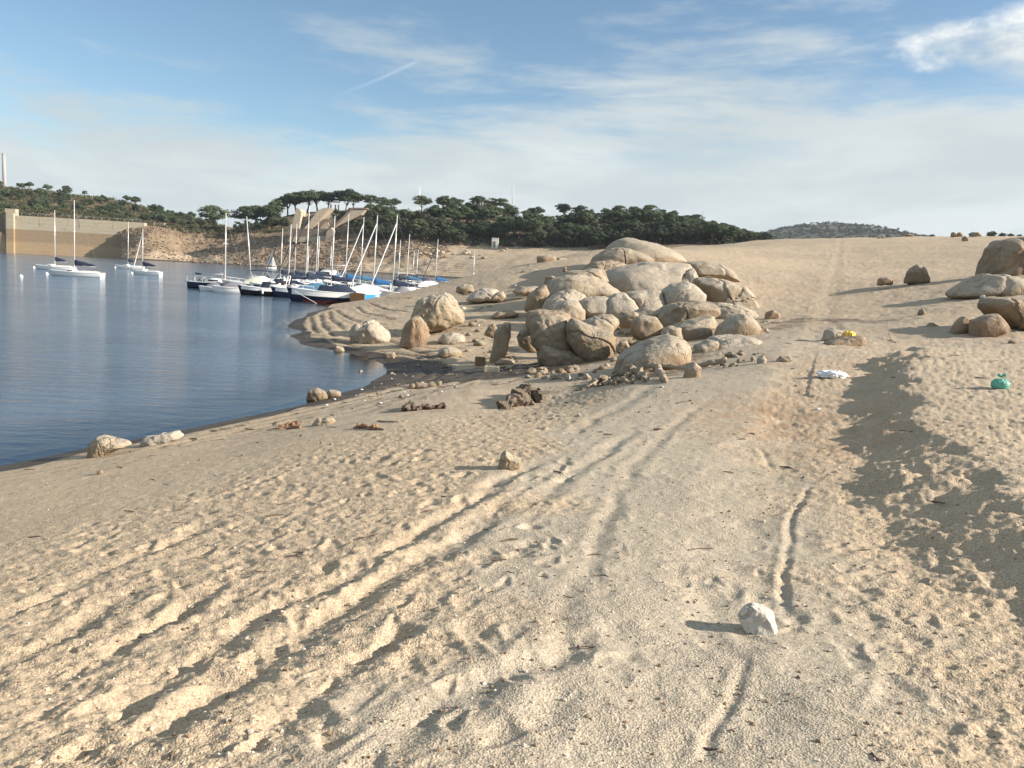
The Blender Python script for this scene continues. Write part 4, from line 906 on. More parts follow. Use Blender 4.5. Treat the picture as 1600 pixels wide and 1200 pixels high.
def place_box(name, label, uv, dims, rz, mat, slats=3):
    w = hit(*uv); r = empty(name, (w[0], w[1], w[2]-.02), rz); tag(r, label, 'crate')
    L, D, H = dims
    for nm, c, d in (("side_panel", (0, -D/2, H/2), (L, .02, H)), ("side_panel", (0, D/2, H/2), (L, .02, H)), ("end_panel", (-L/2+.012, 0, H/2), (.02, D-.024, H*.97)), ("end_panel", (L/2-.012, 0, H/2), (.02, D-.024, H*.97)), ("base_board", (0, 0, .02), (L-.05, D-.03, .02))):
        MB().box(c, d).build(nm, mat, r, bevel=.003)
    top = MB()
    for k in range(slats): top.box((-L/2+L*(k+.5)/slats, 0, H+.008), (L/slats*.72, D*.98, .014))
    top.build("slat_lid", mat, r, bevel=.003)
    post = MB()
    for sx in (-1, 1):
        for sy in (-1, 1): post.box((sx*(L/2-.02), sy*(D/2+.018), H/2), (.045, .014, H*.95))
    post.build("corner_post", mat, r, bevel=.002)
place_box("wooden_crate", 'small dark brown wooden box at the edge of the inlet mud', (750, 571), (.27, .22, .25), .2, M_BOX)
place_box("wooden_crate", 'low pale slatted box right of the dark brown box', (769, 580), (.40, .24, .15), -.1, M_BOXP, 4)

def driftwood(name, label, cat, paths, mat, seed):
    rough = name == 'root_tangle' or mat in (M_ROOT, M_DARKWOOD, M_BOX) and cat != 'twig'; ns = 14 if rough else 6
    """paths: lists of (u, v, lift, radius) along a branch"""
    w0 = hit(paths[0][0][0], paths[0][0][1]); mb = MB(); r = np.random.default_rng(seed)
    for path in paths:
        pts = []; rad = []
        for i, (u, v, lift, rr) in enumerate(path):
            w = hit(u, v); pts.append(Vector((w[0]-w0[0], w[1]-w0[1], w[2]-w0[2]+lift+rr*.55))); rad.append(rr*(.62 if name == 'root_tangle' else 1.0))
        P2 = []; R2 = []
        for i in range(len(pts)-1):
            for t in np.linspace(0, 1, ns, endpoint=False):
                q = pts[i].lerp(pts[i+1], t); k = rad[i]+(rad[i+1]-rad[i])*t
                P2.append(q+Vector(r.normal(size=3)*k*.22)); R2.append(k*r.uniform(.82, 1.15))
        P2.append(pts[-1]); R2.append(rad[-1]); mb.tube(P2, R2, 12 if rough else 8)
    if rough:
        A = np.array(mb.v); rm = max(p[3] for q in paths for p in q)
        A = A+np.stack([fbm(A/rm*.55+k*31+seed, 4, .65) for k in range(3)], 1)*rm*np.array([.55, .55, .7]); mb.v = [tuple(q) for q in A]
    o = mb.build(name, mat, None, not rough); o.location = w0; tag(o, label, cat); return o
driftwood("driftwood_branch", 'long bare grey branch lying across the foot of the egg shaped boulder', 'driftwood', [[(1085, 582, .05, .04), (1040, 583, .1, .045), (1000, 582, .12, .04), (968, 578, .16, .025)]], M_WOOD, 1)
driftwood("driftwood_branch", 'straight thick branch with a dark end pointing towards the track', 'driftwood', [[(1015, 584, .04, .03), (1080, 578, .05, .045), (1110, 574, .05, .05), (1134, 570, .06, .055)]], M_WOOD, 2)
driftwood("driftwood_branch", 'curved stub of pale wood bent down to the sand', 'driftwood', [[(1018, 582, .14, .05), (1028, 586, .10, .06), (1034, 594, .04, .06), (1040, 598, .01, .045)]], M_WOOD, 3)
driftwood("root_tangle", 'pale twisted root and bark fragments spread in front of the egg shaped boulder', 'driftwood', [[(918, 608, .01, .04), (935, 599, .03, .05), (955, 594, .05, .05), (985, 590, .10, .08), (1000, 592, .06, .09), (1010, 598, .03, .05)], [(940, 602, .02, .03), (965, 601, .03, .05), (990, 600, .03, .05)], [(985, 592, .08, .06), (968, 598, .03, .05), (960, 604, .01, .03)], [(950, 597, .02, .03), (930, 606, .01, .03), (900, 612, 0, .02)]], M_WOOD, 4)
driftwood("driftwood_log", 'short pale log on the dark mud beside the inlet', 'driftwood', [[(641, 607, .02, .075), (662, 607, .03, .085), (690, 604, .02, .07)]], M_WOOD, 5)
driftwood("root_stump", 'gnarled dark root stump alone on the upper beach', 'root', [[(786, 639, .0, .07), (800, 636, .03, .09), (812, 632, .06, .12), (828, 628, .05, .12), (845, 629, .02, .07)], [(808, 634, .1, .06), (815, 624, .12, .05), (822, 618, .12, .03)], [(800, 634, .02, .05), (818, 634, .02, .06), (835, 634, .01, .04)], [(822, 628, .14, .05), (836, 622, .08, .04)], [(790, 640, .0, .05), (783, 641, .0, .03)], [(812, 630, .12, .06), (806, 625, .13, .035)]], M_ROOT, 6)
driftwood("root_fragment", 'broken dark root piece low on the beach, three knobs in a row', 'root', [[(633, 643, 0, .05), (640, 640, .02, .07), (648, 642, .0, .04)], [(652, 642, 0, .03), (664, 639, .01, .05), (672, 640, 0, .03), (683, 638, 0, .015)], [(640, 641, .05, .04), (643, 636, .05, .02)]], M_DARKWOOD, 7)
driftwood("root_fragment", 'small dark stub right of the broken root piece', 'root', [[(687, 639, 0, .035), (692, 636, .03, .03), (696, 639, 0, .02)]], M_DARKWOOD, 8)
driftwood("bark_fragment", 'reddish crumbled bark pieces on the smooth strip of beach', 'bark', [[(432, 671, 0, .025), (445, 669, .01, .035), (458, 667, .01, .04), (466, 664, .03, .03)], [(448, 671, 0, .03), (470, 669, 0, .02)]], M_BOX, 9)
driftwood("bark_fragment", 'thin curled dark bark pieces right of the reddish ones', 'bark', [[(555, 669, 0, .02), (570, 669, .01, .035), (582, 671, .0, .025), (590, 667, 0, .02)], [(575, 671, .01, .02), (600, 672, 0, .012)]], M_BOX, 10)
driftwood("rope", 'short piece of brown rope stretched on the beach', 'rope', [[(590, 659, 0, .014), (605, 660, 0, .014), (620, 660, 0, .014), (636, 659, 0, .014)]], M_WOOD, 11)
driftwood("forked_twig", 'forked bare twig sticking up at the head of the bank', 'twig', [[(1400, 536, 0, .014), (1392, 533, .02, .014), (1388, 528, .12, .012), (1386, 524, .22, .006)], [(1390, 531, .05, .01), (1394, 528, .1, .006)]], M_WOOD, 12)
for k, (u, v, du, dv, lab) in enumerate([(1075, 860, 40, -3, 'thin dark twig on the track near the white stone'), (1340, 861, 22, -2, 'thin dark twig on the sand by the shaded bank'), (1022, 672, 14, -1, 'short dark twig on the pale track'), (1100, 1170, 22, 1, 'short twig at the bottom edge of the picture'), (45, 840, 24, -2, 'thin stick on the smooth wet sand at left'), (1362, 1178, 20, 10, 'curled dry leaf stalk at the lower right')]):
    rr = .004 if v > 800 else .012
    driftwood("twig", lab, 'twig', [[(u, v, 0, rr), (u+du*.5, v+dv+1, .003, rr), (u+du, v+dv, 0, rr*.6)]], M_DARKWOOD, 30+k)
# scraps of white litter on the mud
M_SCRAP = plain("white_scrap", (.72, .71, .68), .6)
sc = MB(); S, Fc = ico(2)
sc.add(S*np.array([.5, .4, .2])*(1+.35*pn3(S*2.1))[:, None], Fc); scm = sc.build("litter_scrap", M_SCRAP)
SCR = [(612, 592), (596, 600), (565, 609), (556, 618), (523, 624), (637, 618), (709, 601), (632, 613), (595, 630), (784, 578), (570, 626), (660, 598), (1278, 640), (480, 627), (645, 588), (690, 612), (510, 633), (585, 605), (1034, 605), (730, 571)]
for k, (u, v) in enumerate(SCR):
    o = scm if k == 0 else scm.copy()
    if k: COL.objects.link(o)
    w = hit(u, v); s = rng.uniform(.03, .085); o.location = (w[0], w[1], w[2]+s*.1); o.scale = (s, s, s); o.rotation_euler = (0, 0, rng.random()*6)
    tag(o, 'scrap of white litter dropped on the mud or sand', 'litter', 'white litter scraps')

def gravel():
    r = np.random.default_rng(77); N = 6500; S, Fc = ico(1)
    th = R(1)*r.uniform(-36, 36, N); rr = 1.9*np.exp(r.random(N)*1.65); x = rr*np.sin(th); y = rr*np.cos(th); z = height(x, y)
    s = .0022+.0075*r.random(N)**4; V = (S[None]*(1+.25*r.normal(size=(N, len(S), 1)))*s[:, None, None]*np.array([1, 1, .75])+np.c_[x, y, z+s*.25][:, None]).reshape(-1, 3)
    Q = (Fc[None]+(np.arange(N)*len(S))[:, None, None]).reshape(-1, 3)
    m, t, b = material("grit"); isl = t.n.new('ShaderNodeNewGeometry').outputs['Random Per Island']
    cr = t.mix(t.ramp(isl, .55, .95), (.24, .165, .105), (.60, .53, .43)); t.link(cr, b.inputs['Base Color']); b.inputs['Roughness'].default_value = .85
    tag(link("gravel", mesh_np("gravel", V, Q, m, False)), kind='stuff')
gravel()

def plant_litter():
    r = np.random.default_rng(78); mb = MB(); xs = []; 
    th = R(1)*r.uniform(-33, 34, 330); rr = 2.4*np.exp(r.random(330)**.6*2.4); P0 = [(q*math.sin(a), q*math.cos(a)) for q, a in zip(rr, th)]
    for L in STRAND_W[8:13]:
        for k in range(len(L)-1):
            for _ in range(16):
                t = r.random(); P0.append((L[k][0]+(L[k+1][0]-L[k][0])*t+r.normal()*.06, L[k][1]+(L[k+1][1]-L[k][1])*t+r.normal()*.06))
    P0 = np.array(P0); z = height(P0[:, 0], P0[:, 1])
    for (x, y), h in zip(P0, z):
        if h < .03: continue
        d = math.hypot(x, y); l = (.006+.03*r.random()**3)*(1+d*.12); a = r.normal()*.9; w = l*r.uniform(.06, .16)
        c, s_ = math.cos(a)*l, math.sin(a)*l; k = r.normal()*.25*l
        mb.tube([(x-c, y-s_, h+w), (x-s_*.3+k, y+c*.3*0+k, h+w*1.6), (x+c, y+s_, h+w)], [w*.6, w, w*.5], 4)
    o = mb.build("plant_litter", M_DARKWOOD); tag(o, kind='stuff')
plant_litter()

# ------------------------------------------------------------------ trees
def leaf_material(name, c1, c2, c3):
    m, t, b = material(name)
    oi = t.n.new('ShaderNodeObjectInfo').outputs['Random']
    co = t.n.new('ShaderNodeTexCoord').outputs['Object']
    n = t.noise(co, .55, 4, .6)
    c = t.mix(t.ramp(n, .35, .65), c1, c2)
    c = t.mix(t.math('MULTIPLY', oi, .75), c, c3); c = t.mix(1.0, c, t.mix(oi, (.75, .75, .75), (1.3, 1.3, 1.3)), 'MULTIPLY')
    n2 = t.noise(co, 4, 3, .6); c = t.mix(1.0, c, t.mix(n2, (.6, .6, .6), (1.4, 1.4, 1.4)), 'MULTIPLY')
    t.link(c, b.inputs['Base Color']); b.inputs['Roughness'].default_value = .7; b.inputs['Specular IOR Level'].default_value = .2
    return m
M_PINE = leaf_material("pine_needles", (.036, .058, .031), (.066, .092, .044), (.085, .102, .050))
M_PINE_D = leaf_material("dark_needles", (.030, .046, .028), (.050, .072, .037), (.064, .080, .044))
M_OLIVE = leaf_material("olive_scrub", (.065, .072, .035), (.095, .095, .046), (.10, .092, .05))
M_BARK = plain("pine_bark", (.20, .145, .10), .9, 0, .35, 3, .02)

def leaf_cloud(centres, radii, n_each, leaf, r, flat=.75):
    """many small leaf faces spread in shells round clump centres"""
    C = np.repeat(centres, n_each, 0); Rr = np.repeat(radii, n_each)
    d = r.normal(size=(len(C), 3)); d /= np.linalg.norm(d, axis=1)[:, None]
    d[:, 2] = np.where(d[:, 2] < -.25, -d[:, 2]*.6, d[:, 2])
    p = C+d*(Rr*r.uniform(.62, 1.06, len(C)))[:, None]*np.array([1, 1, flat])
    nrm = d+r.normal(size=d.shape)*.45; nrm /= np.linalg.norm(nrm, axis=1)[:, None]
    a = np.cross(nrm, r.normal(size=d.shape)); a /= np.linalg.norm(a, axis=1)[:, None]; b = np.cross(nrm, a)
    s = leaf*r.uniform(.6, 1.3, len(C))[:, None]
    V = np.stack([p-a*s*.8-b*s*.5, p+a*s*.8-b*s*.5, p+a*s*.35+b*s*.7, p-a*s*.4+b*s*.6], 1).reshape(-1, 3)
    return V, np.arange(len(V)).reshape(-1, 4)

def pine_proto(kind, seed):
    """returns (trunk mesh, crown mesh) about 9 m tall; kind: umbrella / round / tall / bushy"""
    r = np.random.default_rng(seed); H = 9.0
    if kind == 'umbrella': cz0, cw, ch, n, base = 6.5, 3.6, 2.2, 36, 4.7
    elif kind == 'round': cz0, cw, ch, n, base = 5.9, 3.6, 2.8, 40, 3.3
    elif kind == 'tall': cz0, cw, ch, n, base = 6.2, 2.6, 2.5, 30, 4.2
    else: cz0, cw, ch, n, base = 3.9, 3.7, 3.6, 48, .8
    cs = []; rs = []
    while len(cs) < n:
        q = r.normal(size=3); q /= np.linalg.norm(q); q *= r.uniform(.5, .92)
        if q[2] < -.55: q[2] *= .4
        k = 1+.18*math.sin(3*math.atan2(q[1], q[0])+seed)
        cs.append((q[0]*cw*k, q[1]*cw*k, cz0+q[2]*ch)); rs.append(r.uniform(.95, 1.6)*(1.0 if kind != 'tall' else .85))
    cs = np.array(cs); rs = np.array(rs)
    V, Fc = leaf_cloud(cs, rs, 120, .21, r)
    crown = mesh_np("crown", V, Fc, M_PINE if kind != 'bushy' else M_PINE_D, False)
    mb = MB(); lx, ly = r.normal(size=2)*.25
    top = (lx*2, ly*2, base+.6)
    mb.tube([(0, 0, -1.5), (lx*.3, ly*.3, base*.35), (lx, ly, base*.7), top], [.26, .22, .18, .14], 7)
    for k in range(9):
        c = cs[r.integers(len(cs))]
        mb.tube([(lx*1.3, ly*1.3, base*.75+r.uniform(-.4, .8)), (c[0]*.5+lx, c[1]*.5+ly, (base+c[2])/2), tuple(c)], [.10, .07, .03], 5)
    me = mb.build("trunk", M_BARK, None, True); tm = me.data; bpy.data.objects.remove(me)
    return tm, crown
PROTO = {k: [pine_proto(k, 50+i+7*j) for i in range(3)] for j, k in enumerate(('umbrella', 'round', 'tall', 'bushy'))}
def tree(x, y, kind, h, label, cat='tree', group=None, z=None, sink=.3, wide=1.0):
    tm, cm = PROTO[kind][rng.integers(3)]
    z = gz(x, y) if z is None else z
    o = empty('pine_tree' if kind != 'bushy' else 'bushy_tree', (x, y, z-sink), rng.random()*6.28); s = h/9.0
    o.scale = (s*wide, s*wide, s); tag(o, label, cat, group)
    link("trunk", tm, o); link("crown", cm, o); return o
def col_pt(u, y): return P(u, 400, y=y)[0]

# the wood on the hill beyond the boats: skyline trees stand where the photograph has them
SKY = [(336, 319, 410, 'round', 'broad round pine alone in the gap between the two hills'), (383, 320, 400, 'round', 'round crowned pine left end of the wood behind the tall double mast'), (400, 319, 405, 'round', 'second pine from the left end of the wood, round crown'),
       (420, 318, 402, 'round', 'third pine from the left end of the wood, leaning into its neighbour'), (433, 310, 425, 'tall', 'small dark pine in front of the row of skyline umbrella pines'), (450, 304, 432, 'umbrella', 'first umbrella pine in the skyline row left of the concrete spillway'),
       (464, 300, 432, 'umbrella', 'second umbrella pine in the skyline row above the concrete spillway'), (480, 298, 430, 'umbrella', 'third umbrella pine in the skyline row above the concrete spillway'), (497, 296, 432, 'umbrella', 'fourth umbrella pine in the skyline row, the widest above the spillway'), (512, 300, 433, 'umbrella', 'fifth umbrella pine at the right end of the spillway skyline row'),
       (541, 292, 428, 'round', 'tallest bushy pine standing right above the middle of the spillway'), (553, 298, 430, 'round', 'pine with broad crown leaning on the tallest one above the spillway'), (578, 303, 430, 'tall', 'pine with a bare bent limb right of the spillway'), (600, 307, 425, 'round', 'wide dark pine at the upper right corner of the spillway'), (614, 308, 428, 'round', 'domed pine beside the wide dark pine, sloping to the right'),
       (660, 304, 425, 'round', 'first big domed pine on the skyline right of the gap'), (694, 305, 425, 'umbrella', 'flat topped pine on the skyline, left of a twin crown'), (713, 307, 425, 'umbrella', 'flat topped pine on the skyline, right of a twin crown'), (749, 306, 440, 'umbrella', 'thin trunked pine standing clear above the skyline by the ruined white posts'), (778, 309, 440, 'umbrella', 'small umbrella pine standing clear above the crown of the hill'),
       (765, 317, 428, 'umbrella', 'low pine under the two clear standing skyline pines'), (795, 318, 426, 'umbrella', 'broad pine on the slope right of the small clear standing pine'), (838, 321, 420, 'round', 'large round pine on the skyline before the dip'), (826, 327, 418, 'round', 'round pine leaning left of the large round skyline pine'), (881, 317, 422, 'tall', 'slim tall pine standing out on the right part of the skyline'), (907, 320, 424, 'umbrella', 'forked pine right of the slim tall skyline pine'), (922, 325, 422, 'tall', 'short pine right of the forked skyline pine'),
       (948, 325, 420, 'round', 'pine crown at the left of the long right hand hump of the wood'), (968, 320, 420, 'round', 'pine crown at the top of the right hand hump of the wood'), (990, 321, 420, 'round', 'second pine crown at the top of the right hand hump'), (1017, 319, 418, 'round', 'highest pine crown in the right hand hump of the wood'), (1035, 326, 415, 'tall', 'dark pine sloping down right of the highest crown of the hump'), (1052, 327, 412, 'tall', 'dark pointed pine at the right shoulder of the hump'),
       (1075, 335, 405, 'round', 'round pine descending from the right shoulder of the wood'), (1090, 334, 402, 'round', 'pine below the little mast on the right side of the wood'), (1112, 343, 395, 'round', 'pine halfway down the right end of the wood'), (1128, 347, 392, 'round', 'pine two thirds down the right end of the wood'), (1145, 351, 388, 'round', 'pine near the right end of the wood above the dune'), (1163, 357, 380, 'round', 'small pine third from the right end of the wood'), (1180, 361, 376, 'round', 'small pine second from the right end of the wood'), (1197, 363, 370, 'round', 'small pine at the far right end of the wood on the dune')]
for u, vt, y, kind, lab in SKY:
    if u > 560 and u not in (749, 778) and kind == 'umbrella': kind = 'round'
    q = P(u, vt, y=y); g = gz(q[0], y); h = max(6.5, min(15.5, (q[2]-g)*1.05+.8))
    tree(q[0], y, kind, h, lab, 'pine tree', 'pines of the wood across the water', sink=max(.3, h-(q[2]-g)), wide=1.22 if kind != 'umbrella' else (1.45 if u > 425 else 1.75))
WLAB = {'umbrella': 'flat crowned green pine inside the dark wood across the water', 'round': 'round crowned green pine inside the dark wood across the water', 'tall': 'narrow crowned pine inside the dark wood across the water', 'bushy': 'low dark bushy tree packed at the foot of the wood across the water'}
def vbase(u): return float(np.interp(u, [310, 440, 560, 620, 700, 850, 950, 1050, 1120, 1210], [362, 366, 372, 380, 386, 388, 386, 388, 385, 374]))
def yfoot(u): return float(np.interp(u, [310, 440, 560, 650, 750, 850, 950, 1050, 1150, 1210], [395, 384, 358, 338, 332, 322, 312, 300, 290, 300]))
cnt = 0
spots = []
for row, (dy, step, kinds, hh) in enumerate([(0, 15, ('bushy', 'bushy', 'bushy', 'round'), (6.5, 9.5)), (11, 17, ('bushy', 'round', 'bushy'), (8, 11)), (24, 18, ('round', 'round', 'bushy', 'umbrella'), (9, 11.5)), (40, 20, ('round', 'umbrella', 'tall', 'round'), (9, 12)), (58, 22, ('round', 'umbrella', 'round'), (9, 13)), (76, 26, ('round', 'umbrella'), (9, 13))]):
    u0 = [575, 560, 585, 578, 592, 600][row]
    for u in np.arange(u0, 1190-row*14, step):
        u = u+rng.normal()*step*.3; y = yfoot(u)+dy+rng.normal()*3
        if 745 < u < 800 and dy < 20: y += 9
        if row >= 2 and 735 < u < 770 and dy > 50: continue
        spots.append((u, y, kinds[rng.integers(len(kinds))], rng.uniform(*hh)))
for u in np.arange(372, 452, 9): spots.append((u+rng.normal()*2, 394+rng.normal()*4, 'bushy', rng.uniform(3.5, 6.5)))
for u, y in [(430, 400), (440, 398), (418, 404), (405, 402), (444, 408), (436, 412), (585, 372), (595, 380), (600, 395), (575, 390), (538, 392), (532, 396), (560, 400), (548, 404), (572, 404), (590, 408), (515, 404), (524, 408)]: spots.append((u, y, 'bushy' if rng.random() < .6 else 'round', rng.uniform(4.5, 7)))
CAP = ([360, 450, 575, 620, 645, 700, 760, 800, 855, 900, 930, 960, 1000, 1040, 1080, 1120, 1160, 1200], [330, 336, 316, 322, 331, 311, 319, 323, 337, 329, 331, 326, 323, 331, 340, 347, 356, 364])
for i, (u, y, kind, h) in enumerate(spots):
    h = min(h, (P(u, np.interp(u, *CAP), y=y)[2]-gz(col_pt(u, y), y))*1.0); spots[i] = (u, y, kind, h)
spots = [q for q in spots if q[3] > 3.2]
for u, y, kind, h in spots: tree(col_pt(u, y), y, kind, h, WLAB[kind], 'tree', 'trees inside the wood across the water')
# the scrubby hill behind the dam
HL = {'umbrella': 'pale green umbrella pine on the dry hillside behind the dam', 'round': 'round green pine on the dry hillside behind the dam', 'tall': 'slender pine on the dry hillside behind the dam', 'bushy': 'dark green bush like tree on the dry hillside behind the dam'}
def hill_top(u): return float(np.interp(u, [-60, 0, 30, 60, 120, 160, 220, 260, 300, 330, 360], [300, 296, 294, 298, 303, 312, 320, 330, 338, 345, 352]))
for k in range(150):
    u = rng.uniform(-70, 335); y = rng.uniform(402, 540)
    if u > 215: y = rng.uniform(425, 545)
    kind = ('umbrella', 'round', 'round', 'bushy', 'bushy')[rng.integers(5)]
    tree(col_pt(u, y), y, kind, rng.uniform(4.5, 7.5), HL[kind], 'tree', 'trees on the hillside behind the dam')
for u, y, h, kind, lab in [(256, 420, 8, 'round', 'large bright green pine at the right foot of the hill behind the dam'), (270, 424, 7.5, 'round', 'second bright green pine right of the large one at the foot of the dam hill'), (228, 424, 6.5, 'umbrella', 'green pine left of the two bright ones at the foot of the dam hill'), (201, 404, 3.2, 'bushy', 'small dark bush on the crest above the right end of the dam'), (318, 428, 4.5, 'bushy', 'lone dark bush at the edge of the bank below the broad round pine')]:
    tree(col_pt(u, y), y, kind, h, lab, 'tree', 'trees on the hillside behind the dam')
for k, (u, w) in enumerate([(1441, 5), (1452, 7), (1562, 9), (1575, 8), (1588, 7), (1545, 12), (1516, 10), (1603, 8)]):
    y = 175.; tree(col_pt(u, y), y, 'bushy', w*.16, 'tiny dark bush showing over the crest of the dune on the right', 'bush', 'bushes on the dune skyline', z=P(u, 368, y=y)[2]-.5, sink=.1, wide=1.3)

# undergrowth
def scrub(name, n, fu, fy, hgt, mat, seed, leaf, per):
    r = np.random.default_rng(seed); cs = []; rs = []
    for k in range(n):
        u = fu(r); y = fy(u, r); x = col_pt(u, y); s = r.uniform(*hgt)
        cs.append((x, y, 0)); rs.append(s)
    cs = np.array(cs); rs = np.array(rs); cs[:, 2] = height(cs[:, 0], cs[:, 1])+rs*.35
    V, Fc = leaf_cloud(cs, rs, per, leaf, r, .7)
    o = link(name, mesh_np(name, V, Fc, mat, False)); tag(o, kind='stuff'); return o
scrub("wood_undergrowth", 900, lambda r: r.uniform(560, 1195), lambda u, r: yfoot(u)+r.uniform(-3, 1)**1*1.0+r.random()**2*85, (1.1, 2.4), M_PINE_D, 1, .34, 40)
scrub("hillside_scrub", 2700, lambda r: r.uniform(-80, 350), lambda u, r: r.uniform(400, 548), (.9, 2.5), M_OLIVE, 2, .38, 28)
scrub("dam_top_scrub", 420, lambda r: r.uniform(-90, 200), lambda u, r: 379+(u+90)*.02+r.random()*26, (1.0, 2.4), M_OLIVE, 5, .36, 28)
scrub("bank_scrub", 160, lambda r: r.uniform(215, 450), lambda u, r: 398+r.uniform(-3, 10)-(u-215)*.06, (.7, 1.8), M_OLIVE, 3, .3, 34)

# ------------------------------------------------------------------ distant hill on the right
def distant_hill():
    prof = [(1090, 390), (1140, 378), (1180, 367), (1215, 360), (1250, 356), (1290, 354), (1330, 357), (1370, 364), (1405, 371), (1440, 378), (1500, 386)]
    Y0 = 1500.0; us = np.linspace(1060, 1520, 240); V = []
    pu = [p[0] for p in prof]; pv = [p[1] for p in prof]
    ts = np.linspace(0, 1, 50)
    for t in ts:
        for u in us:
            q = P(u, np.interp(u, pu, pv), y=Y0); base = 10.0
            zt = max(q[2], base); y = Y0-520+t*1040; s = math.sin(math.pi*t)**.8
            V.append((q[0]*(1+(y-Y0)/Y0*.4), y, base+(zt-base)*s))
    V = np.array(V); V[:, 2] += fbm(V/90, 3)*4*np.clip((V[:, 2]-10)/60, 0, 1)
    n = len(us); Fc = np.array([[j*n+i, j*n+i+1, (j+1)*n+i+1, (j+1)*n+i] for j in range(49) for i in range(n-1)])
    m, t, b = material("distant_hillside"); co = t.n.new('ShaderNodeTexCoord').outputs['Object']
    c = t.mix(t.ramp(t.noise(co, .03, 5, .65), .42, .6), (.040, .050, .028), (.085, .085, .048)); t.link(c, b.inputs['Base Color']); b.inputs['Roughness'].default_value = 1
    o = link("distant_hill", mesh_np("distant_hill", V, Fc, m)); tag(o, kind='structure')
    r = np.random.default_rng(9); k = r.integers(0, len(V), 5200); k = k[(V[k, 1] < Y0+40) & (V[k, 2] > 14)]
    cs = V[k]+r.normal(size=(len(k), 3))*np.array([4, 9, .3]); rs = r.uniform(2.2, 4.2, len(k))
    W, Fw = leaf_cloud(cs+np.array([0, 0, 1.0]), rs, 16, 1.5, r, .8); M_FAR = leaf_material('distant_needles', (.012, .022, .014), (.020, .032, .018), (.024, .036, .020))
    tag(link("distant_wood", mesh_np("distant_wood", W, Fw, M_FAR, False)), kind='stuff')
    q = P(1290, 355, y=Y0); tw = empty("hilltop_tower", (q[0], Y0, q[2]-4)); tag(tw, 'tiny square tower on the top of the distant hill', 'tower')
    mc = plain("far_masonry", (.30, .28, .25), .9)
    MB().box((0, 0, 5.5), (5, 5, 11)).build("tower_shaft", mc, tw); MB().box((0, 0, 11.6), (6, 6, 1.2)).build("tower_cap", mc, tw)
distant_hill()

# ------------------------------------------------------------------ dam, spillway and other structures of the far shore
def concrete(name, c1, c2, c3, zb):
    """concrete with bands left by the water: zb = heights where the tone changes"""
    m, t, b = material(name); tc = t.n.new('ShaderNodeTexCoord'); co = t.n.new('ShaderNodeNewGeometry').outputs['Position']
    z = t.sep(co)[2]; n = t.noise(t.mapping(co, (.06, .06, .5)), 1.0, 6, .65); zz = t.math('ADD', z, t.math('MULTIPLY', t.math('SUBTRACT', n, .5), 1.6))
    c = t.mix(t.ramp(zz, zb[0]-.4, zb[0]+.4), c3, c2); c = t.mix(t.ramp(zz, zb[1]-.3, zb[1]+.3), c, c1)
    c = t.mix(t.math('MULTIPLY', t.ramp(t.noise(t.mapping(co, (.25, .25, 1.2)), 1.0, 5, .7), .5, .75), .5), c, (.20, .15, .10))
    line = t.math('LESS_THAN', t.math('ABSOLUTE', t.math('SUBTRACT', t.math('FRACT', t.math('MULTIPLY', z, .55)), .5)), .035)
    c = t.mix(t.math('MULTIPLY', line, .35), c, (.18, .13, .09))
    drip = t.math('MULTIPLY', t.ramp(t.noise(t.mapping(co, (.7, .7, .03)), 1.0, 3, .6), .62, .7), t.ramp(z, zb[1]+.4, zb[1]+2.5))
    c = t.mix(t.math('MULTIPLY', drip, .7), c, (.15, .11, .075))
    t.link(c, b.inputs['Base Color']); b.inputs['Roughness'].default_value = .9; b.inputs['Specular IOR Level'].default_value = .2
    t.link(t.bump(t.noise(co, .9, 5, .6), .6, .15), b.inputs['Normal']); return m
M_DAM = concrete("dam_concrete", (.42, .36, .26), (.30, .22, .135), (.39, .28, .165), (5.0, 10.8))
M_CONC = concrete("spillway_concrete", (.42, .35, .255), (.40, .33, .24), (.3, .25, .18), (2, 6))
M_CONCD = concrete("shaded_concrete", (.20, .155, .115), (.19, .15, .11), (.2, .15, .1), (2, 6))  # darker copy of the concrete, with shade put into its base colour
M_METAL = plain("grey_metal", (.45, .46, .47), .5, .4, .1)

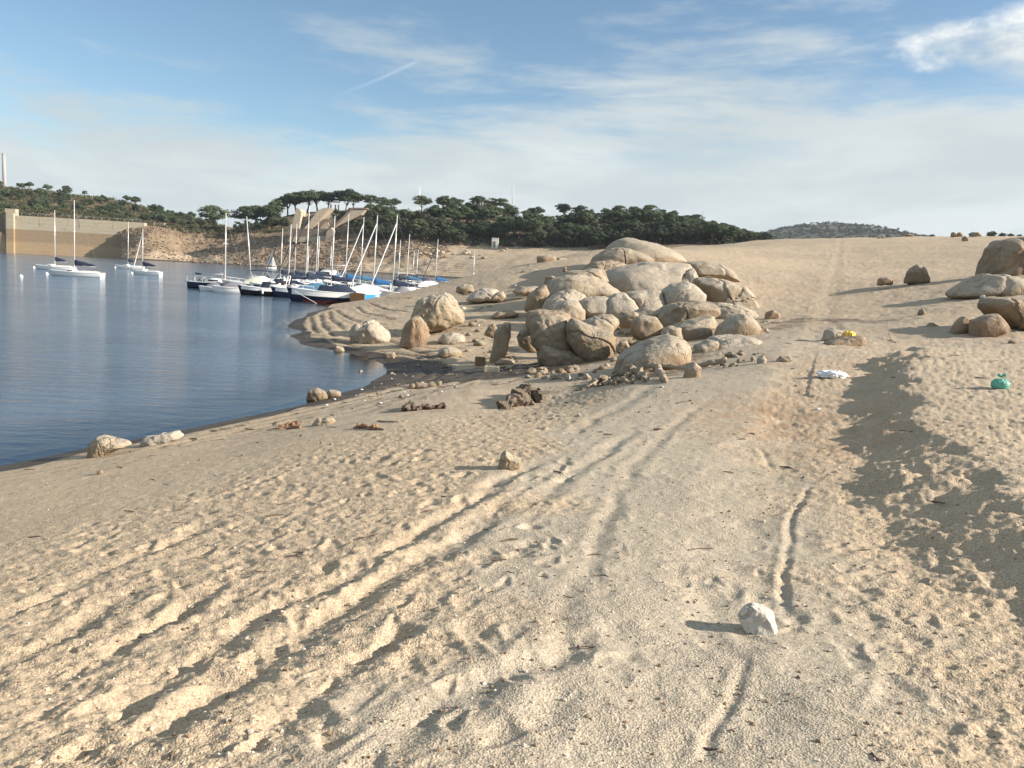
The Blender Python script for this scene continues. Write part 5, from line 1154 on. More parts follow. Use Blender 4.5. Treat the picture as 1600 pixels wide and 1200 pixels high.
def build_dam():
    y = 371.0; xl, xr = col_pt(-260, y), col_pt(216, y); top = P(20, 336.5, y=y)[2]
    r = empty("dam", (col_pt(60, y), y, 0), R(10)); tag(r, 'long concrete dam wall with water stained bands at the far left shore', 'dam')
    ox = r.location.x
    w = MB(); w.prism([(0, top), (4.5, top), (4.5, -3), (-1.6, -3)], 'x', col_pt(14, y)-ox, xr-ox); w.build("dam_wall", M_DAM, r, bevel=.08)
    bx = col_pt(23, y)-ox
    b = MB(); b.prism([(-1.4, top+.9), (4.2, top+.9), (4.2, -3), (-2.6, -3)], 'x', bx-1.6, bx+1.6); b.build("buttress", M_DAM, r, bevel=.08)
    c = MB(); c.box(((xr+bx)/2-ox*0+.0, 2.2, top+.25), (xr-ox-bx-3.6, 4.8, .5)); c.v = [(q[0]+0, q[1], q[2]) for q in c.v]; c.build("coping", M_DAM, r)
    h = MB(); h.box((bx-.3, 1.5, top+1.9), (4.4, 3.4, 1.9)); h.build("gate_house", M_DAM, r, bevel=.05)
    g = MB(); xl2 = col_pt(-260, y)-ox; g.prism([(3, top-.8), (7, top-.8), (7, -3), (2, -3)], 'x', xl2, bx-1.7); g.build("spill_bay", M_CONCD, r)
    a = MB()
    for k in range(4):
        x1 = bx-1.8-k*11; n = 12; poly = [(x1-9*i/n, 6.8+2.6*math.sin(math.pi*i/n)**.6) for i in range(n+1)]
        a.loft([[(px, -1.2, pz) for px, pz in poly]+[(x1-9, -1.2, -3), (x1, -1.2, -3)], [(px, 1.9, pz) for px, pz in poly]+[(x1-9, 1.9, -3), (x1, 1.9, -3)]])
    a.build("lower_apron", M_DAM, r)
    p = MB()
    for k in range(16): p.box((bx+3+k*3.4, 3.6, top+1.0), (.12, .12, 1.0))
    p.box((bx+28.5, 3.6, top+1.5), (52, .08, .08)); p.build("railing", M_METAL, r)
build_dam()

def build_spillway():
    y = 361.0; def_ = lambda u, v, yy=y: P(u, v, y=yy)
    base = def_(515, 378); r = empty("spillway_building", (base[0], y, base[2])); tag(r, 'ruined concrete spillway with slanting buttresses below the skyline pines', 'spillway')
    L = np.array(r.location)
    def slab(name, px, thick, mat, y0=y, slope=0.0):
        """wall panel: its outline where the photograph shows it, thick metres deep; slope leans the top back"""
        pts = [P(u, v, y=y0)-L for u, v in px]; zmin = min(p[2] for p in pts)
        fr = [(p[0], (y0-y)+slope*(p[2]-zmin), p[2]) for p in pts]; bk = [(p[0], (y0-y)+slope*(p[2]-zmin)+thick, p[2]) for p in pts]
        MB().loft([fr, bk]).build(name, mat, r)
    slab("buttress", [(455, 357), (461, 324), (466, 326), (469, 331), (467, 357)], 9, M_CONC, y-3, .25)
    slab("chute_wall", [(467, 357), (469, 333), (478, 333), (481, 334), (472, 357)], 1.5, M_CONC, y+3, .5)
    slab("buttress", [(475, 357), (495, 327), (503, 324), (513, 324), (506, 333), (497, 345), (486, 357)], 9, M_CONC, y-2, .35)
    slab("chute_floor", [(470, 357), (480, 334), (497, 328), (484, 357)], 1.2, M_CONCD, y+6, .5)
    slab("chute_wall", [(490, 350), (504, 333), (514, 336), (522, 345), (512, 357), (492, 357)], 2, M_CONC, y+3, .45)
    slab("opening_shade_panel", [(484, 357), (491, 344), (512, 341), (519, 349), (512, 358), (488, 358)], 1.0, M_CONCD, y+1, .3)  # solid panel; the shade of an opening is put into its dark colour
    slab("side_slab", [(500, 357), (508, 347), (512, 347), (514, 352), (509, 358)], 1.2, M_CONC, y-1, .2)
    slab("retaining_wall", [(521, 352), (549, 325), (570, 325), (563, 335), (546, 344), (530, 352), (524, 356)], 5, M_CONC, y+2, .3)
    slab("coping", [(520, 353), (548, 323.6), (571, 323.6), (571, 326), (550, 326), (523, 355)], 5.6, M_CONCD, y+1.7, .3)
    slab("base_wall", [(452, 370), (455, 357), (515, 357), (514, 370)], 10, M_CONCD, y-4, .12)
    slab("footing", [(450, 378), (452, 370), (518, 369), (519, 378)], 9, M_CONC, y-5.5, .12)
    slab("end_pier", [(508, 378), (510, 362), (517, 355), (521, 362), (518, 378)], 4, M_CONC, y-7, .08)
    q = MB(); a = P(520, 320, y=y+64)-L
    for u in (517, 524, 529): 
        c = P(u, 324, y=y+64)-L; q.box((c[0], 64, c[2]-1.3), (.6, .6, 5.4))
    c = P(523, 315.5, y=y+64)-L; q.box((c[0], 64, c[2]), (5.2, .9, .6)); q.build("gantry", M_CONCD, r)
build_spillway()

# retaining blocks right of the dam
def block(name, label, cat, u0, v0, u1, v1, y, depth, mat, notch=True):
    a = P(u0, v1, y=y); b = P(u1, v0, y=y); r = empty(name, ((a[0]+b[0])/2, y, a[2]-.6)); tag(r, label, cat)
    w = b[0]-a[0]; h = b[2]-a[2]+.6
    MB().box((0, depth/2, h/2), (w, depth, h)).build("wall", mat, r, bevel=.06)
    MB().box((0, depth/2, h+.12), (w*1.06, depth*1.06, .24)).build("roof_slab", mat, r, bevel=.04)
    return r, w, h
M_WHITE = plain("whitewash", (.74, .71, .65), .85, 0, .1, 1.5)
block("ruined_wall", 'short bright masonry wall on top of the bank right of the dam', 'wall', 243, 349, 257, 356, 402, 1.2, M_CONC)
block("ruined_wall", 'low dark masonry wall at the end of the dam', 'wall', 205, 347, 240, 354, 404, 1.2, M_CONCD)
r_, w_, h_ = block("pump_hut", 'small white hut with dark doorway at the foot of the wood', 'hut', 768, 373, 779, 386, 324, 3.0, M_WHITE)
MB().box((-w_*.1, -.04, h_*.42), (w_*.36, .06, h_*.6)).build("door", M_CONCD, r_)
r_, w_, h_ = block("roofless_house", 'white ruined posts and wall showing over the wood beside the thin pine', 'ruin', 741, 318, 757, 326, 436, 3.0, M_CONCD)
for dx in (-.42, .1, .34): MB().box((w_*dx, -.3, h_*.55), (.7, .5, h_*1.35)).build("post", M_WHITE, r_)
# tall chimney
q = P(5.5, 241, y=640); g = 40.0
r_ = empty("chimney", (q[0], 640, g-6)); tag(r_, 'tall grey chimney on the hill at the left edge', 'chimney')
m_ = plain("chimney_render", (.33, .31, .30), .9, 0, .08, .3)
hh = q[2]-g+6; MB().tube([(0, 0, 0), (0, 0, hh*.5), (0, 0, hh)], [1.45, 1.35, 1.25], 18).build("shaft", m_, r_, True); MB().tube([(0, 0, hh-.2), (0, 0, hh+.5)], [1.4, 1.4], 18).build("rim", m_, r_, False)

def lattice(name, label, u, vt, vb, y, w0, arms):
    t = P(u, vt, y=y); b = P(u, vb, y=y); H = t[2]-b[2]; r = empty(name, (b[0], y, b[2])); tag(r, label, 'mast')
    m = MB(); th = H*.006
    for sx in (-1, 1):
        for sy in (-1, 1): m.tube([(sx*w0, sy*w0, 0), (sx*w0*.25, sy*w0*.25, H)], [th*1.3, th], 4)
    n = 9
    for k in range(n):
        z0, z1 = H*k/n, H*(k+1)/n; a = w0*(1-.75*k/n); c = w0*(1-.75*(k+1)/n)
        for s in (-1, 1):
            m.tube([(-a, s*a, z0), (c, s*c, z1)], th*.7, 4); m.tube([(a, s*a, z0), (-c, s*c, z1)], th*.7, 4); m.tube([(s*a, -a, z0), (s*c, c, z1)], th*.7, 4)
    m.build("lattice_tower", M_METAL, r)
    if arms:
        m = MB()
        for f in (.72, .84, .95): m.tube([(-w0*1.3, 0, H*f), (0, 0, H*f+w0*.3), (w0*1.3, 0, H*f)], th, 4)
        m.build("cross_arms", M_METAL, r)
lattice("lattice_mast", 'thin lattice mast rising above the wood right of the hill crown', 800, 290, 330, 520, 1.1, True)
lattice("lattice_mast", 'thin lattice mast on the skyline above the first domed pine', 654, 292, 330, 520, .9, False)
lattice("lattice_mast", 'very small mast standing over the right shoulder of the wood', 1097, 331, 345, 450, .5, False)

# riprap and loose rock on the far bank
def rubble():
    r = np.random.default_rng(4); S, Fc = ico(1); V = []; Q = []; n = 0
    N = 5200; us = r.uniform(165, 700, N)
    ok = []
    for k in range(N):
        u = us[k]
        ys = np.interp(u, [165, 215, 300, 380, 450, 550, 650, 750], [362, 352, 356, 340, 320, 300, 292, 290]); dep = np.interp(u, [165, 215, 600, 700], [16, 46, 52, 40])
        t = r.random()
        if u > 560: t = .45+.55*t
        ok.append((col_pt(u, ys+dep*t), ys+dep*t, r.uniform(.2, 1.0)**2*.95+.18))
    ok = np.array(ok); z = height(ok[:, 0], ok[:, 1])
    keep = z > .05; ok = ok[keep]; z = z[keep]
    for k in range(len(ok)):
        s = ok[k, 2]; A = S*(1+.3*r.normal(size=(len(S), 1)))*s*np.array([1, 1, .7])*.55
        V.append(A+np.array([ok[k, 0], ok[k, 1], z[k]+s*.1])); Q.append(Fc+n); n += len(S)
    m, t, b = material("riprap_rock"); isl = t.n.new('ShaderNodeNewGeometry').outputs['Random Per Island']
    t.link(t.mix(isl, (.13, .088, .058), (.31, .225, .15)), b.inputs['Base Color']); b.inputs['Roughness'].default_value = .95
    o = link("riprap", mesh_np("riprap", np.concatenate(V), np.concatenate(Q), m, False)); tag(o, kind='stuff')
rubble()
# bigger rocks on the beach below the wood
for k in range(34):
    u = rng.uniform(655, 800); v = rng.uniform(388, 404); w = hit(u, v)
    o = link("rock", _pebs[rng.integers(5)]); s = rng.uniform(.8, 2.6); o.location = (w[0], w[1], w[2]+.1*s); o.scale = (s, s, s*.7); o.rotation_euler = (0, 0, rng.random()*6)
    tag(o, 'dark brown rock on the bare beach below the white hut', 'rock', 'rocks on the far beach')

# ------------------------------------------------------------------ boats
def gel(name, c, rough=.3): return plain(name, c, rough, 0, .06, 1.2)
M_GELW = gel("white_gelcoat", (.80, .79, .75)); M_GELC = gel("cream_gelcoat", (.76, .73, .62)); M_NAVYH = gel("navy_gelcoat", (.018, .022, .05), .2); M_BLACKH = gel("black_gelcoat", (.015, .014, .018), .2)
M_GREYD = plain("grey_nonskid_deck", (.58, .58, .56), .7); M_NAVY = plain("navy_canvas", (.020, .032, .065), .85, 0, .2, 5, .01); M_BLUE = plain("bright_blue_canvas", (.025, .13, .30), .8, 0, .15, 5, .01)
M_STEEL = plain("alloy_mast", (.66, .64, .60), .35, .25, .05); M_TEAL = plain("faded_blue_canvas", (.06, .17, .28), .85, 0, .2, 5, .01); M_SAIL = plain("white_sailcloth", (.78, .77, .74), .8, 0, .05, 3)
M_GLASS = plain("tinted_glass", (.03, .035, .045), .08, 0, .1); M_MOTOR = plain("outboard_black", (.02, .02, .022), .35); M_REDB = plain("red_brown_antifouling", (.16, .035, .028), .6, 0, .2, 3)
M_BLUEG = gel("blue_gelcoat", (.04, .24, .50)); M_VARN = plain("varnished_wood", (.34, .16, .055), .35, 0, .3, 6); M_GREYC = plain("grey_canvas", (.20, .20, .22), .85, 0, .2, 4, .01); M_CREAMC = plain("cream_canvas", (.68, .65, .54), .85, 0, .08, 4, .015)
M_PURP = plain("dark_purple_canvas", (.06, .05, .10), .85, 0, .2, 5, .01); M_STAY = plain("steel_wire", (.16, .16, .17), .6, .2); M_DSAIL = plain("dark_furled_sail", (.045, .045, .06), .8)

def hull_ring(x, hb, sheer, draft, fl):
    """half section from keel to gunwale, mirrored: closed ring"""
    pts = [(0, -draft), (hb*.45, -draft*.72), (hb*(.86-.10*fl), -draft*.05), (hb*(.95-.05*fl), sheer*.45), (hb, sheer)]
    return [(x, -y, z) for y, z in pts[:0:-1]]+[(x, 0, pts[0][1])]+[(x, y, z) for y, z in pts[1:]]
def hull_shape(L, Bm, free, draft, sharp=1.0, rake=.10, sheer=.18, n=15):
    R_ = []; G = []
    for i in range(n):
        t = i/(n-1)                                  # 0 stern, 1 bow
        hb = Bm/2*((.80+.20*math.sin(min(1, t/.42)*math.pi/2)) if t < .42 else max(.012, max(0, 1-((t-.42)/.58)**(2.2*sharp))**.85))
        sh = free*(1+sheer*(t-.25)**2*3); d = draft*(1-max(0, (t-.55)/.45)**2*.9)
        x = -L/2+L*t
        ring = hull_ring(x, hb, sh, d, t)
        ring = [(px-(rake*L*t**3)*(1-(pz+draft)/(sh+draft)), py, pz) for px, py, pz in ring]
        R_.append(ring); G.append((x, hb, sh))
    return R_, G

def boat(label, cat, u, d, head, L, Bm, free, hullm, group, name, deckm=None, rub=None, stripe=None, draft=.25, rake=.08):
    q = P(u, 430, y=d); r = empty(name, (q[0], d, 0.0), head); tag(r, label, cat, group)
    rings, G = hull_shape(L, Bm, free, draft, rake=rake)
    MB().loft(rings, close=False, caps=False).add(rings[0], [tuple(range(len(rings[0])))[::-1]]).build("hull", hullm, r, True)
    dk = MB(); V = []; Fc = []
    for i, (x, hb, sh) in enumerate(G):
        V += [(x, -hb*.97, sh+.012), (x, 0, sh+.012+hb*.06), (x, hb*.97, sh+.012)]
    for i in range(len(G)-1):
        for k in (0, 1): Fc.append((i*3+k, i*3+k+1, i*3+k+4, i*3+k+3))
    dk.add(V, Fc); dk.build("deck", deckm or M_GELW, r, True)
    rb = MB()
    for s in (-1, 1): rb.tube([(x, s*hb, sh) for x, hb, sh in G], .035, 6)
    rb.build("rubbing_strake", rub or M_GELW, r, True)
    if stripe:
        st = MB()
        for s in (-1, 1): st.loft([[(x, s*(hb*.985+.006), sh*.62), (x, s*(hb+.008), sh*.86)] for x, hb, sh in G[:-1]], close=False, caps=False)
        st.build("hull_stripe", stripe, r, True)
    return r, G

def fence_rail(r, G, i0, i1, h, nm="guard_rail"):
    m = MB(); 
    for s in (-1, 1):
        pts = [(x, s*hb*.93, sh+h) for x, hb, sh in G[i0:i1]]
        m.tube(pts, .018, 5)
        for p in pts[::2]: m.tube([(p[0], p[1], p[2]-h), p], .016, 5)
    m.build(nm, M_STEEL, r)

def cabin(r, x0, x1, w, z0, h, mat, win=True, slope=.5):
    """coach roof from x0 (aft) to x1 (fore)"""
    ring = lambda x, k, zt: [(x, -w/2*k, z0-.05), (x, -w/2*k*.86, zt*.8+z0*.2), (x, -w/2*k*.6, zt), (x, w/2*k*.6, zt), (x, w/2*k*.86, zt*.8+z0*.2), (x, w/2*k, z0-.05)]
    c = MB().loft([ring(x0, .95, z0+h*.9), ring(x0+(x1-x0)*.3, 1.0, z0+h), ring(x0+(x1-x0)*(1-slope), .92, z0+h*.9), ring(x1, .6, z0+h*.12)], close=False, caps=True)
    o = c.build("cabin", mat, r, True)
    if win:
        wn = MB()
        for s in (-1, 1): MB().box((x0+(x1-x0)*.32, s*w*.485, z0+h*.48), ((x1-x0)*.36, .03, h*.32), 0).build("window", M_GLASS, o)
    return o

def rig(r, L, xm, zdeck, H, rakeA=.03, boom=None, cover=None, furl=None, jib_to=None, spreader=True, stays=True, side=0.0, boom_len=None):
    """mast and rigging; everything hangs on the boat r"""
    top = (xm-rakeA*H, side*H, zdeck+H); at = lambda f: Vector((xm, 0, zdeck)).lerp(Vector(top), f)
    m = MB().tube([(xm, 0, zdeck-.3), at(.5), top], [.062, .058, .045], 8); mo = m.build("mast", M_STEEL, r, True)
    if spreader:
        s = MB(); p = at(.56); s.tube([(p.x, -.5, p.z+.05), tuple(p), (p.x, .5, p.z+.05)], .022, 5); s.build("spreader", M_STEEL, mo)
    if boom:
        bl = boom_len or L*.40; b0 = Vector((xm-.08, 0, zdeck+.75)); b1 = Vector((xm-bl, .05, zdeck+.62))
        bo = MB().tube([b0, b1], .045, 7).build("boom", M_STEEL, r, True)
        if cover:
            n = 9; rings = []
            for i in range(n):
                t = i/(n-1); c = b0.lerp(b1, t); hh = .50*(1-t)**.8+.15; ww = .13-.04*t; sag = .02*math.sin(t*17)
                rings.append([(c.x, c.y+ww*math.cos(a)*.8, c.z+.05+hh*.5*math.sin(a)+hh*.28+sag) for a in np.linspace(0, 2*math.pi, 9)[:-1]])
            MB().loft(rings).build("sail_cover", cover, bo, True)
    if furl:
        a = at(.90); b = Vector((L*.47 if jib_to is None else jib_to, 0, zdeck+.12)); n = 9
        MB().tube([a.lerp(b, i/(n-1)) for i in range(n)], [.03+.035*math.sin(math.pi*(.1+.85*i/(n-1))) for i in range(n)], 7).build("furled_sail", furl, r, True)
    if stays:
        s = MB(); s.tube([at(.92), (-L*.48, 0, zdeck+.05)], .006, 4)
        for k in (-1, 1): s.tube([at(.9), (xm-.15, k*L*.15, zdeck)], .005, 4)
        if not furl: s.tube([at(.92), (L*.48, 0, zdeck+.05)], .010, 4)
        s.build("stays", M_STAY, r)
    return mo

def outboard(r, x, z):
    o = MB().box((x-.18, 0, z+.32), (.34, .26, .36)).build("outboard_motor", M_MOTOR, r, bevel=.05)
    MB().tube([(x-.15, 0, z+.2), (x-.2, 0, z-.45)], [.07, .05], 6).build("motor_leg", M_MOTOR, o)
def windscreen(r, x, w, z, h=.36):
    ring = [(x-.55, -w*.46), (x-.12, -w*.44), (x+.12, -w*.22), (x+.16, 0), (x+.12, w*.22), (x-.12, w*.44), (x-.55, w*.46)]
    MB().loft([[(px, py, z) for px, py in ring], [(px-h*.55, py*.9, z+h) for px, py in ring]], close=False, caps=False).build("windscreen", M_GLASS, r)
def canopy(r, x0, x1, w, z0, h, mat, nm="canopy", hump=.35):
    n = 9; rings = []
    for i in range(n):
        t = i/(n-1); x = x0+(x1-x0)*t; k = math.sin(math.pi*min(1, (t*.96+.04)/(2*hump)) if t < hump else math.pi*(.5+.5*(t-hump)/(1-hump)*.92)); zt = z0+h*(.12+.88*k)
        zt += .02*math.sin(t*23)
        rings.append([(x, -w/2*(.93-.25*t*t), z0), (x, -w/2*(.82-.25*t*t), z0+(zt-z0)*.72), (x, -w*.2, zt), (x, 0, zt+.03), (x, w*.2, zt), (x, w/2*(.82-.25*t*t), z0+(zt-z0)*.72), (x, w/2*(.93-.25*t*t), z0)])
    return MB().loft(rings, close=False, caps=True).build(nm, mat, r, True)
def bimini(r, x, w, z, L, h, mat):
    b = MB(); pts = [(-L/2, 0), (-L/4, .07), (0, .1), (L/4, .07), (L/2, 0)]
    b.loft([[(x+a, -w/2, z+h+c) for a, c in pts], [(x+a, w/2, z+h+c) for a, c in pts], [(x+a, w/2, z+h+c-.03) for a, c in pts], [(x+a, -w/2, z+h+c-.03) for a, c in pts]], close=True, caps=False)
    o = b.build("bimini_top", mat, r, True); f = MB()
    for s in (-1, 1):
        for k in (-1, 1): f.tube([(x, s*w*.48, z), (x+k*L*.48, s*w*.48, z+h)], .016, 5)
    f.build("bimini_frame", M_STEEL, o)
def white_band(r, G):
    st = MB()
    for s in (-1, 1): st.loft([[(x, s*(hb*.985+.008), sh*.62), (x, s*(hb+.012), sh*.99)] for x, hb, sh in G[:-1]], close=False, caps=False)
    st.build("topside_band", M_GELW, r, True)
def fenders(r, G, side, idx):
    for i in idx:
        x, hb, sh = G[i]; MB().tube([(x, side*(hb+.08), sh-.05), (x, side*(hb+.1), sh-.15), (x, side*(hb+.1), sh-.42), (x, side*(hb+.09), sh-.5)], [.03, .085, .085, .04], 8).build("fender", M_GELW, r, True)
def outboardless(): pass

def mast_h(vtop, u, d, zd): return P(u, vtop, y=d)[2]-zd
MOOR = 'boats moored at the pontoon beyond the spit'; LONE = 'sailing boats anchored out in the reservoir'

# the four boats anchored on the left; bow to the left
def keelboat(label, u, d, L, vtop, cover, head=math.pi+.12, hm=M_GELW, xm=.3, group=LONE, furl=None, zd=.55, cab=True, boom_len=None, rake=.02, stripe=None, name="sailing_boat", stays=True):
    r, G = boat(label, 'sailing boat', u, d, head, L, L*.34, .48, hm, group, name, stripe=stripe)
    if cab: cabin(r, -L*.02, L*.26, L*.20, .5, .30, M_GELW, win=L > 4.5)
    ck = MB(); ck.box((-L*.24, 0, .53), (L*.30, L*.17, .05)); ck.build("cockpit_floor", M_GREYD, r)
    co = MB()
    for s in (-1, 1): co.box((-L*.24, s*L*.115, .58), (L*.34, .06, .16))
    co.build("cockpit_coaming", M_GELW, r, bevel=.015)
    rd = MB().box((-L*.5-.04, 0, .22), (.05, .035, .75)).build("rudder", M_GELW, r); MB().tube([(-L*.5, 0, .62), (-L*.36, 0, .72)], .02, 5).build("tiller", M_VARN, rd)
    rig(r, L, L*xm, zd, mast_h(vtop, u, d, zd), rake, boom=True, cover=cover, furl=furl, stays=stays, boom_len=boom_len)
    return r, G
keelboat('white keelboat with navy boom cover and lone mast, farthest left on the water', 85, 114, 5.3, 328, M_NAVY, xm=-.02, boom_len=1.6)
keelboat('larger white sailing boat with navy sail cover in front of the farthest left one', 118, 91, 5.8, 313, M_NAVY, xm=.02, boom_len=2.3, stripe=None)
keelboat('small white sailing boat with dark cover half hidden behind another, second pair on the water', 202, 146, 4.9, 346, M_NAVY, xm=.04, boom_len=1.3)
keelboat('short white dinghy with slack navy sail and white furled jib, right of the second pair', 229, 113, 4.1, 357, M_NAVY, xm=.14, furl=M_SAIL, boom_len=1.9, head=math.pi-.05)
buoy = None
for k, (u, v) in enumerate([(53, 418), (73, 428), (33, 432), (180, 418), (206, 427), (460, 438)]):
    q = P(u, v, z=0.05)
    if buoy is None:
        S, Fc = ico(3); me = mesh_np("mooring_buoy", S*np.array([.18, .18, .17]), Fc, M_GELW); o = buoy = link("mooring_buoy", me)
        MB().tube([(0, 0, .13), (0, 0, .25)], .03, 6).build("eye", M_STEEL, o)
    else: o = copy_tree(buoy)
    o.location = q; tag(o, 'small white mooring buoy floating near the anchored boats', 'buoy', 'mooring buoys')

# far dinghy under sail
q = P(424, 418.5, z=0); r, G = boat('tiny dinghy under a grey white sail near the far shore', 'sailing boat', 424, q[1]*.93, .3, 3.6, 1.3, .4, M_GELW, None, "sailing_dinghy")
MB().tube([(.3, 0, .3), (.2, 0, 6.0)], .035, 6).build("mast", M_STEEL, r)
MB().add([(.22, .02, 1.0), (-1.5, .25, 1.0), (-.6, .3, 3.4), (.17, .02, 5.9), (.22, .05, 1.0), (-1.5, .28, 1.0), (-.6, .33, 3.4), (.17, .05, 5.9)], [(0, 1, 2, 3), (7, 6, 5, 4), (0, 4, 5, 1), (1, 5, 6, 2), (2, 6, 7, 3)]).build("mainsail", M_SAIL, r, True)
MB().add([(.3, 0, 4.6), (.35, .2, .8), (1.6, 0, .7), (.33, .03, 4.6), (.38, .23, .8), (1.63, .03, .7)], [(0, 1, 2), (5, 4, 3), (0, 3, 4, 1), (1, 4, 5, 2), (0, 2, 5, 3)]).build("jib", M_SAIL, r)

# --- the moorings, from the left
HB = math.pi+.32              # bows point left and a little towards the camera
r, G = boat('dark hulled sailing boat with bare boom, leftmost at the pontoon', 'sailing boat', 343, 75, math.pi-.12+math.pi, 5.6, 1.9, .62, M_NAVYH, MOOR, "sailing_boat")
cabin(r, -1.2, 1.5, 1.2, .62, .42, M_GELW); rig(r, 5.6, .55, .7, mast_h(333, 355, 75, .7), -.01, boom=True, boom_len=2.3)
canopy(r, -1.9, -1.1, 1.1, .62, .5, M_GREYC, "spray_hood"); fence_rail(r, G, 0, 6, .5, "stern_rail")
MB().tube([(-1.75, .1, 1.36), (-2.2, .1, 1.34), (-2.45, .1, 1.42)], [.05, .09, .05], 7).build("rolled_cover", M_NAVY, r, True)
r, G = boat('small grey covered dinghy lying in front of the dark hulled sailing boat', 'motorboat', 336, 71, HB, 2.7, 1.25, .32, M_GELW, MOOR, "small_motorboat"); canopy(r, -.9, .8, 1.15, .33, .45, M_GREYC, "boat_cover")
r, G = boat('low white motorboat under a grey tarpaulin left of the cream cabin boat', 'motorboat', 363, 70, HB, 3.4, 1.5, .42, M_GELW, MOOR, "small_motorboat"); canopy(r, -1.5, .9, 1.4, .43, .5, M_GREYC, "boat_cover", .6)
r, G = boat('cream motorboat with a tall cream canvas hood, bow to the left', 'motorboat', 392, 71.5, HB-.1, 4.9, 1.95, .80, M_GELC, MOOR, "motorboat", stripe=M_GREYC); canopy(r, -1.9, .7, 1.75, .82, .68, M_CREAMC, "canvas_hood"); fence_rail(r, G, 8, 14, .32, "bow_rail"); outboard(r, -2.5, .6); fenders(r, G, 1, (4, 8))
q = P(383, 430, y=77); r, G = boat('white motorboat with folded dark awnings behind the cream canvas hood', 'motorboat', 388, 79, HB-.2, 4.6, 1.8, .7, M_GELW, MOOR, "motorboat"); windscreen(r, .3, 1.6, .72); bimini(r, -1.0, 1.5, .72, 1.5, 1.15, M_NAVY)
rig(r, 4.6, -.3, .75, mast_h(338, 380, 79, .75), -.08, stays=True, spreader=False, side=-.0)
r, G = boat('black hulled open motorboat with white deck and side screen, centre left', 'motorboat', 410, 67.5, HB, 3.9, 1.7, .62, M_BLACKH, MOOR, "motorboat"); white_band(r, G); windscreen(r, .1, 1.5, .64, .5); outboard(r, -2.0, .45); fenders(r, G, 1, (3, 7)); cabin(r, -1.6, -.3, 1.3, .6, .25, M_GELW, False)
r, G = boat('white cuddy motorboat with radar arch behind the black open motorboat', 'motorboat', 430, 71, HB+.1, 4.3, 1.8, .75, M_GELW, MOOR, "motorboat", stripe=M_NAVYH); cabin(r, -.4, 1.4, 1.3, .75, .4, M_GELW); windscreen(r, .1, 1.5, 1.0, .35)
ar = MB()
for s in (-1, 1): ar.tube([(-1.0, s*.8, .7), (-1.2, s*.72, 1.6)], .04, 6)
ar.tube([(-1.2, -.72, 1.6), (-1.25, 0, 1.68), (-1.2, .72, 1.6)], .05, 6); ar.build("radar_arch", M_GELW, r, True); outboard(r, -2.2, .5)
r, G = boat('dark blue speedboat with white deck under faded blue tarpaulin', 'motorboat', 474, 66.5, HB+.05, 5.2, 1.9, .66, M_NAVYH, MOOR, "speedboat"); white_band(r, G); canopy(r, -2.2, .6, 1.75, .68, .58, M_TEAL, "boat_cover", .3); outboard(r, -2.65, .5); fenders(r, G, 1, (4,))
r, G = boat('big navy and white bowrider with navy hood and red antifouling, nearest at the shore', 'motorboat', 508, 61, HB-.08, 5.6, 2.15, .82, M_NAVYH, MOOR, "speedboat", draft=.32); canopy(r, -2.3, .2, 1.95, .86, .52, M_NAVY, "canvas_hood", .45); windscreen(r, .5, 1.9, .84, .45); fence_rail(r, G, 9, 14, .25, "bow_rail")
bt = MB()
for s in (-1, 1): bt.loft([[(x, s*(hb*.80), -.02), (x, s*(hb*.925+.01), .20)] for x, hb, sh in G[:-3]], close=False, caps=False)
bt.build("antifouling_band", M_REDB, r, True)
st = MB()
for s in (-1, 1): st.loft([[(x, s*(hb*.985+.008), sh*.55), (x, s*(hb+.012), sh*.99)] for x, hb, sh in G[:-1]], close=False, caps=False)
st.build("topside_band", M_GELW, r, True); outboard(r, -2.85, .6)
ln = MB().tube([(2.2, .75, .8), (1.2, 1.3, .3), (.6, 1.75, .0)], .022, 5); ln.build("mooring_line", M_GELW, r)
r, G = boat('boat wrapped in a white tarpaulin drawn up on the sand', 'motorboat', 553, 61.5, HB-.1, 3.8, 1.7, .62, M_GELW, MOOR, "covered_boat"); canopy(r, -1.85, 1.75, 1.75, .5, .75, M_SAIL, "tarpaulin", .25); r.location.z = .12
r, G = boat('old boat with varnished wooden transom and blue side on the sand', 'rowing boat', 577, 61.5, 1.25, 3.4, 1.5, .62, M_BLUEG, MOOR, "wooden_boat"); r.location.z = .22
MB().box((-1.72, 0, .35), (.05, 1.25, .62)).build("transom_board", M_VARN, r, bevel=.02); MB().box((-.5, 0, .52), (.3, 1.3, .04)).build("thwart", M_VARN, r)
r, G = boat('large white cabin cruiser at the back of the moorings, hull pale and glassed', 'motorboat', 508, 112, HB-.35, 6.8, 2.5, 1.0, M_GELW, MOOR, "cabin_cruiser"); cabin(r, -1.4, 2.2, 2.1, 1.0, 1.15, M_GELW); bimini(r, -2.0, 1.9, 1.0, 1.9, 1.7, M_GELW); fence_rail(r, G, 8, 14, .45, "bow_rail"); windscreen(r, .9, 1.8, 1.75, .4)
r, G = boat('white motorboat with black awning frame right of the blue covered sailing boats', 'motorboat', 640, 115, HB, 5.0, 2.0, .7, M_GELW, MOOR, "motorboat"); bimini(r, -.6, 1.7, .7, 2.2, 1.1, M_PURP); windscreen(r, .4, 1.7, .72)
r, G = boat('white motorboat with long lettered sun awning behind the rightmost boats', 'motorboat', 628, 121, HB, 5.4, 2.0, .7, M_GELW, MOOR, "motorboat"); bimini(r, -.4, 1.8, .7, 3.0, 1.3, M_GELW); bimini(r, -2.1, 1.7, .7, .6, 1.2, M_PURP)
r, G = boat('white motorboat with dark purple hood near the right end of the moorings', 'motorboat', 655, 118, HB+.1, 4.6, 1.8, .7, M_GELW, MOOR, "motorboat"); canopy(r, -1.7, .4, 1.6, .72, .8, M_PURP, "canvas_hood"); outboard(r, -2.35, .5)
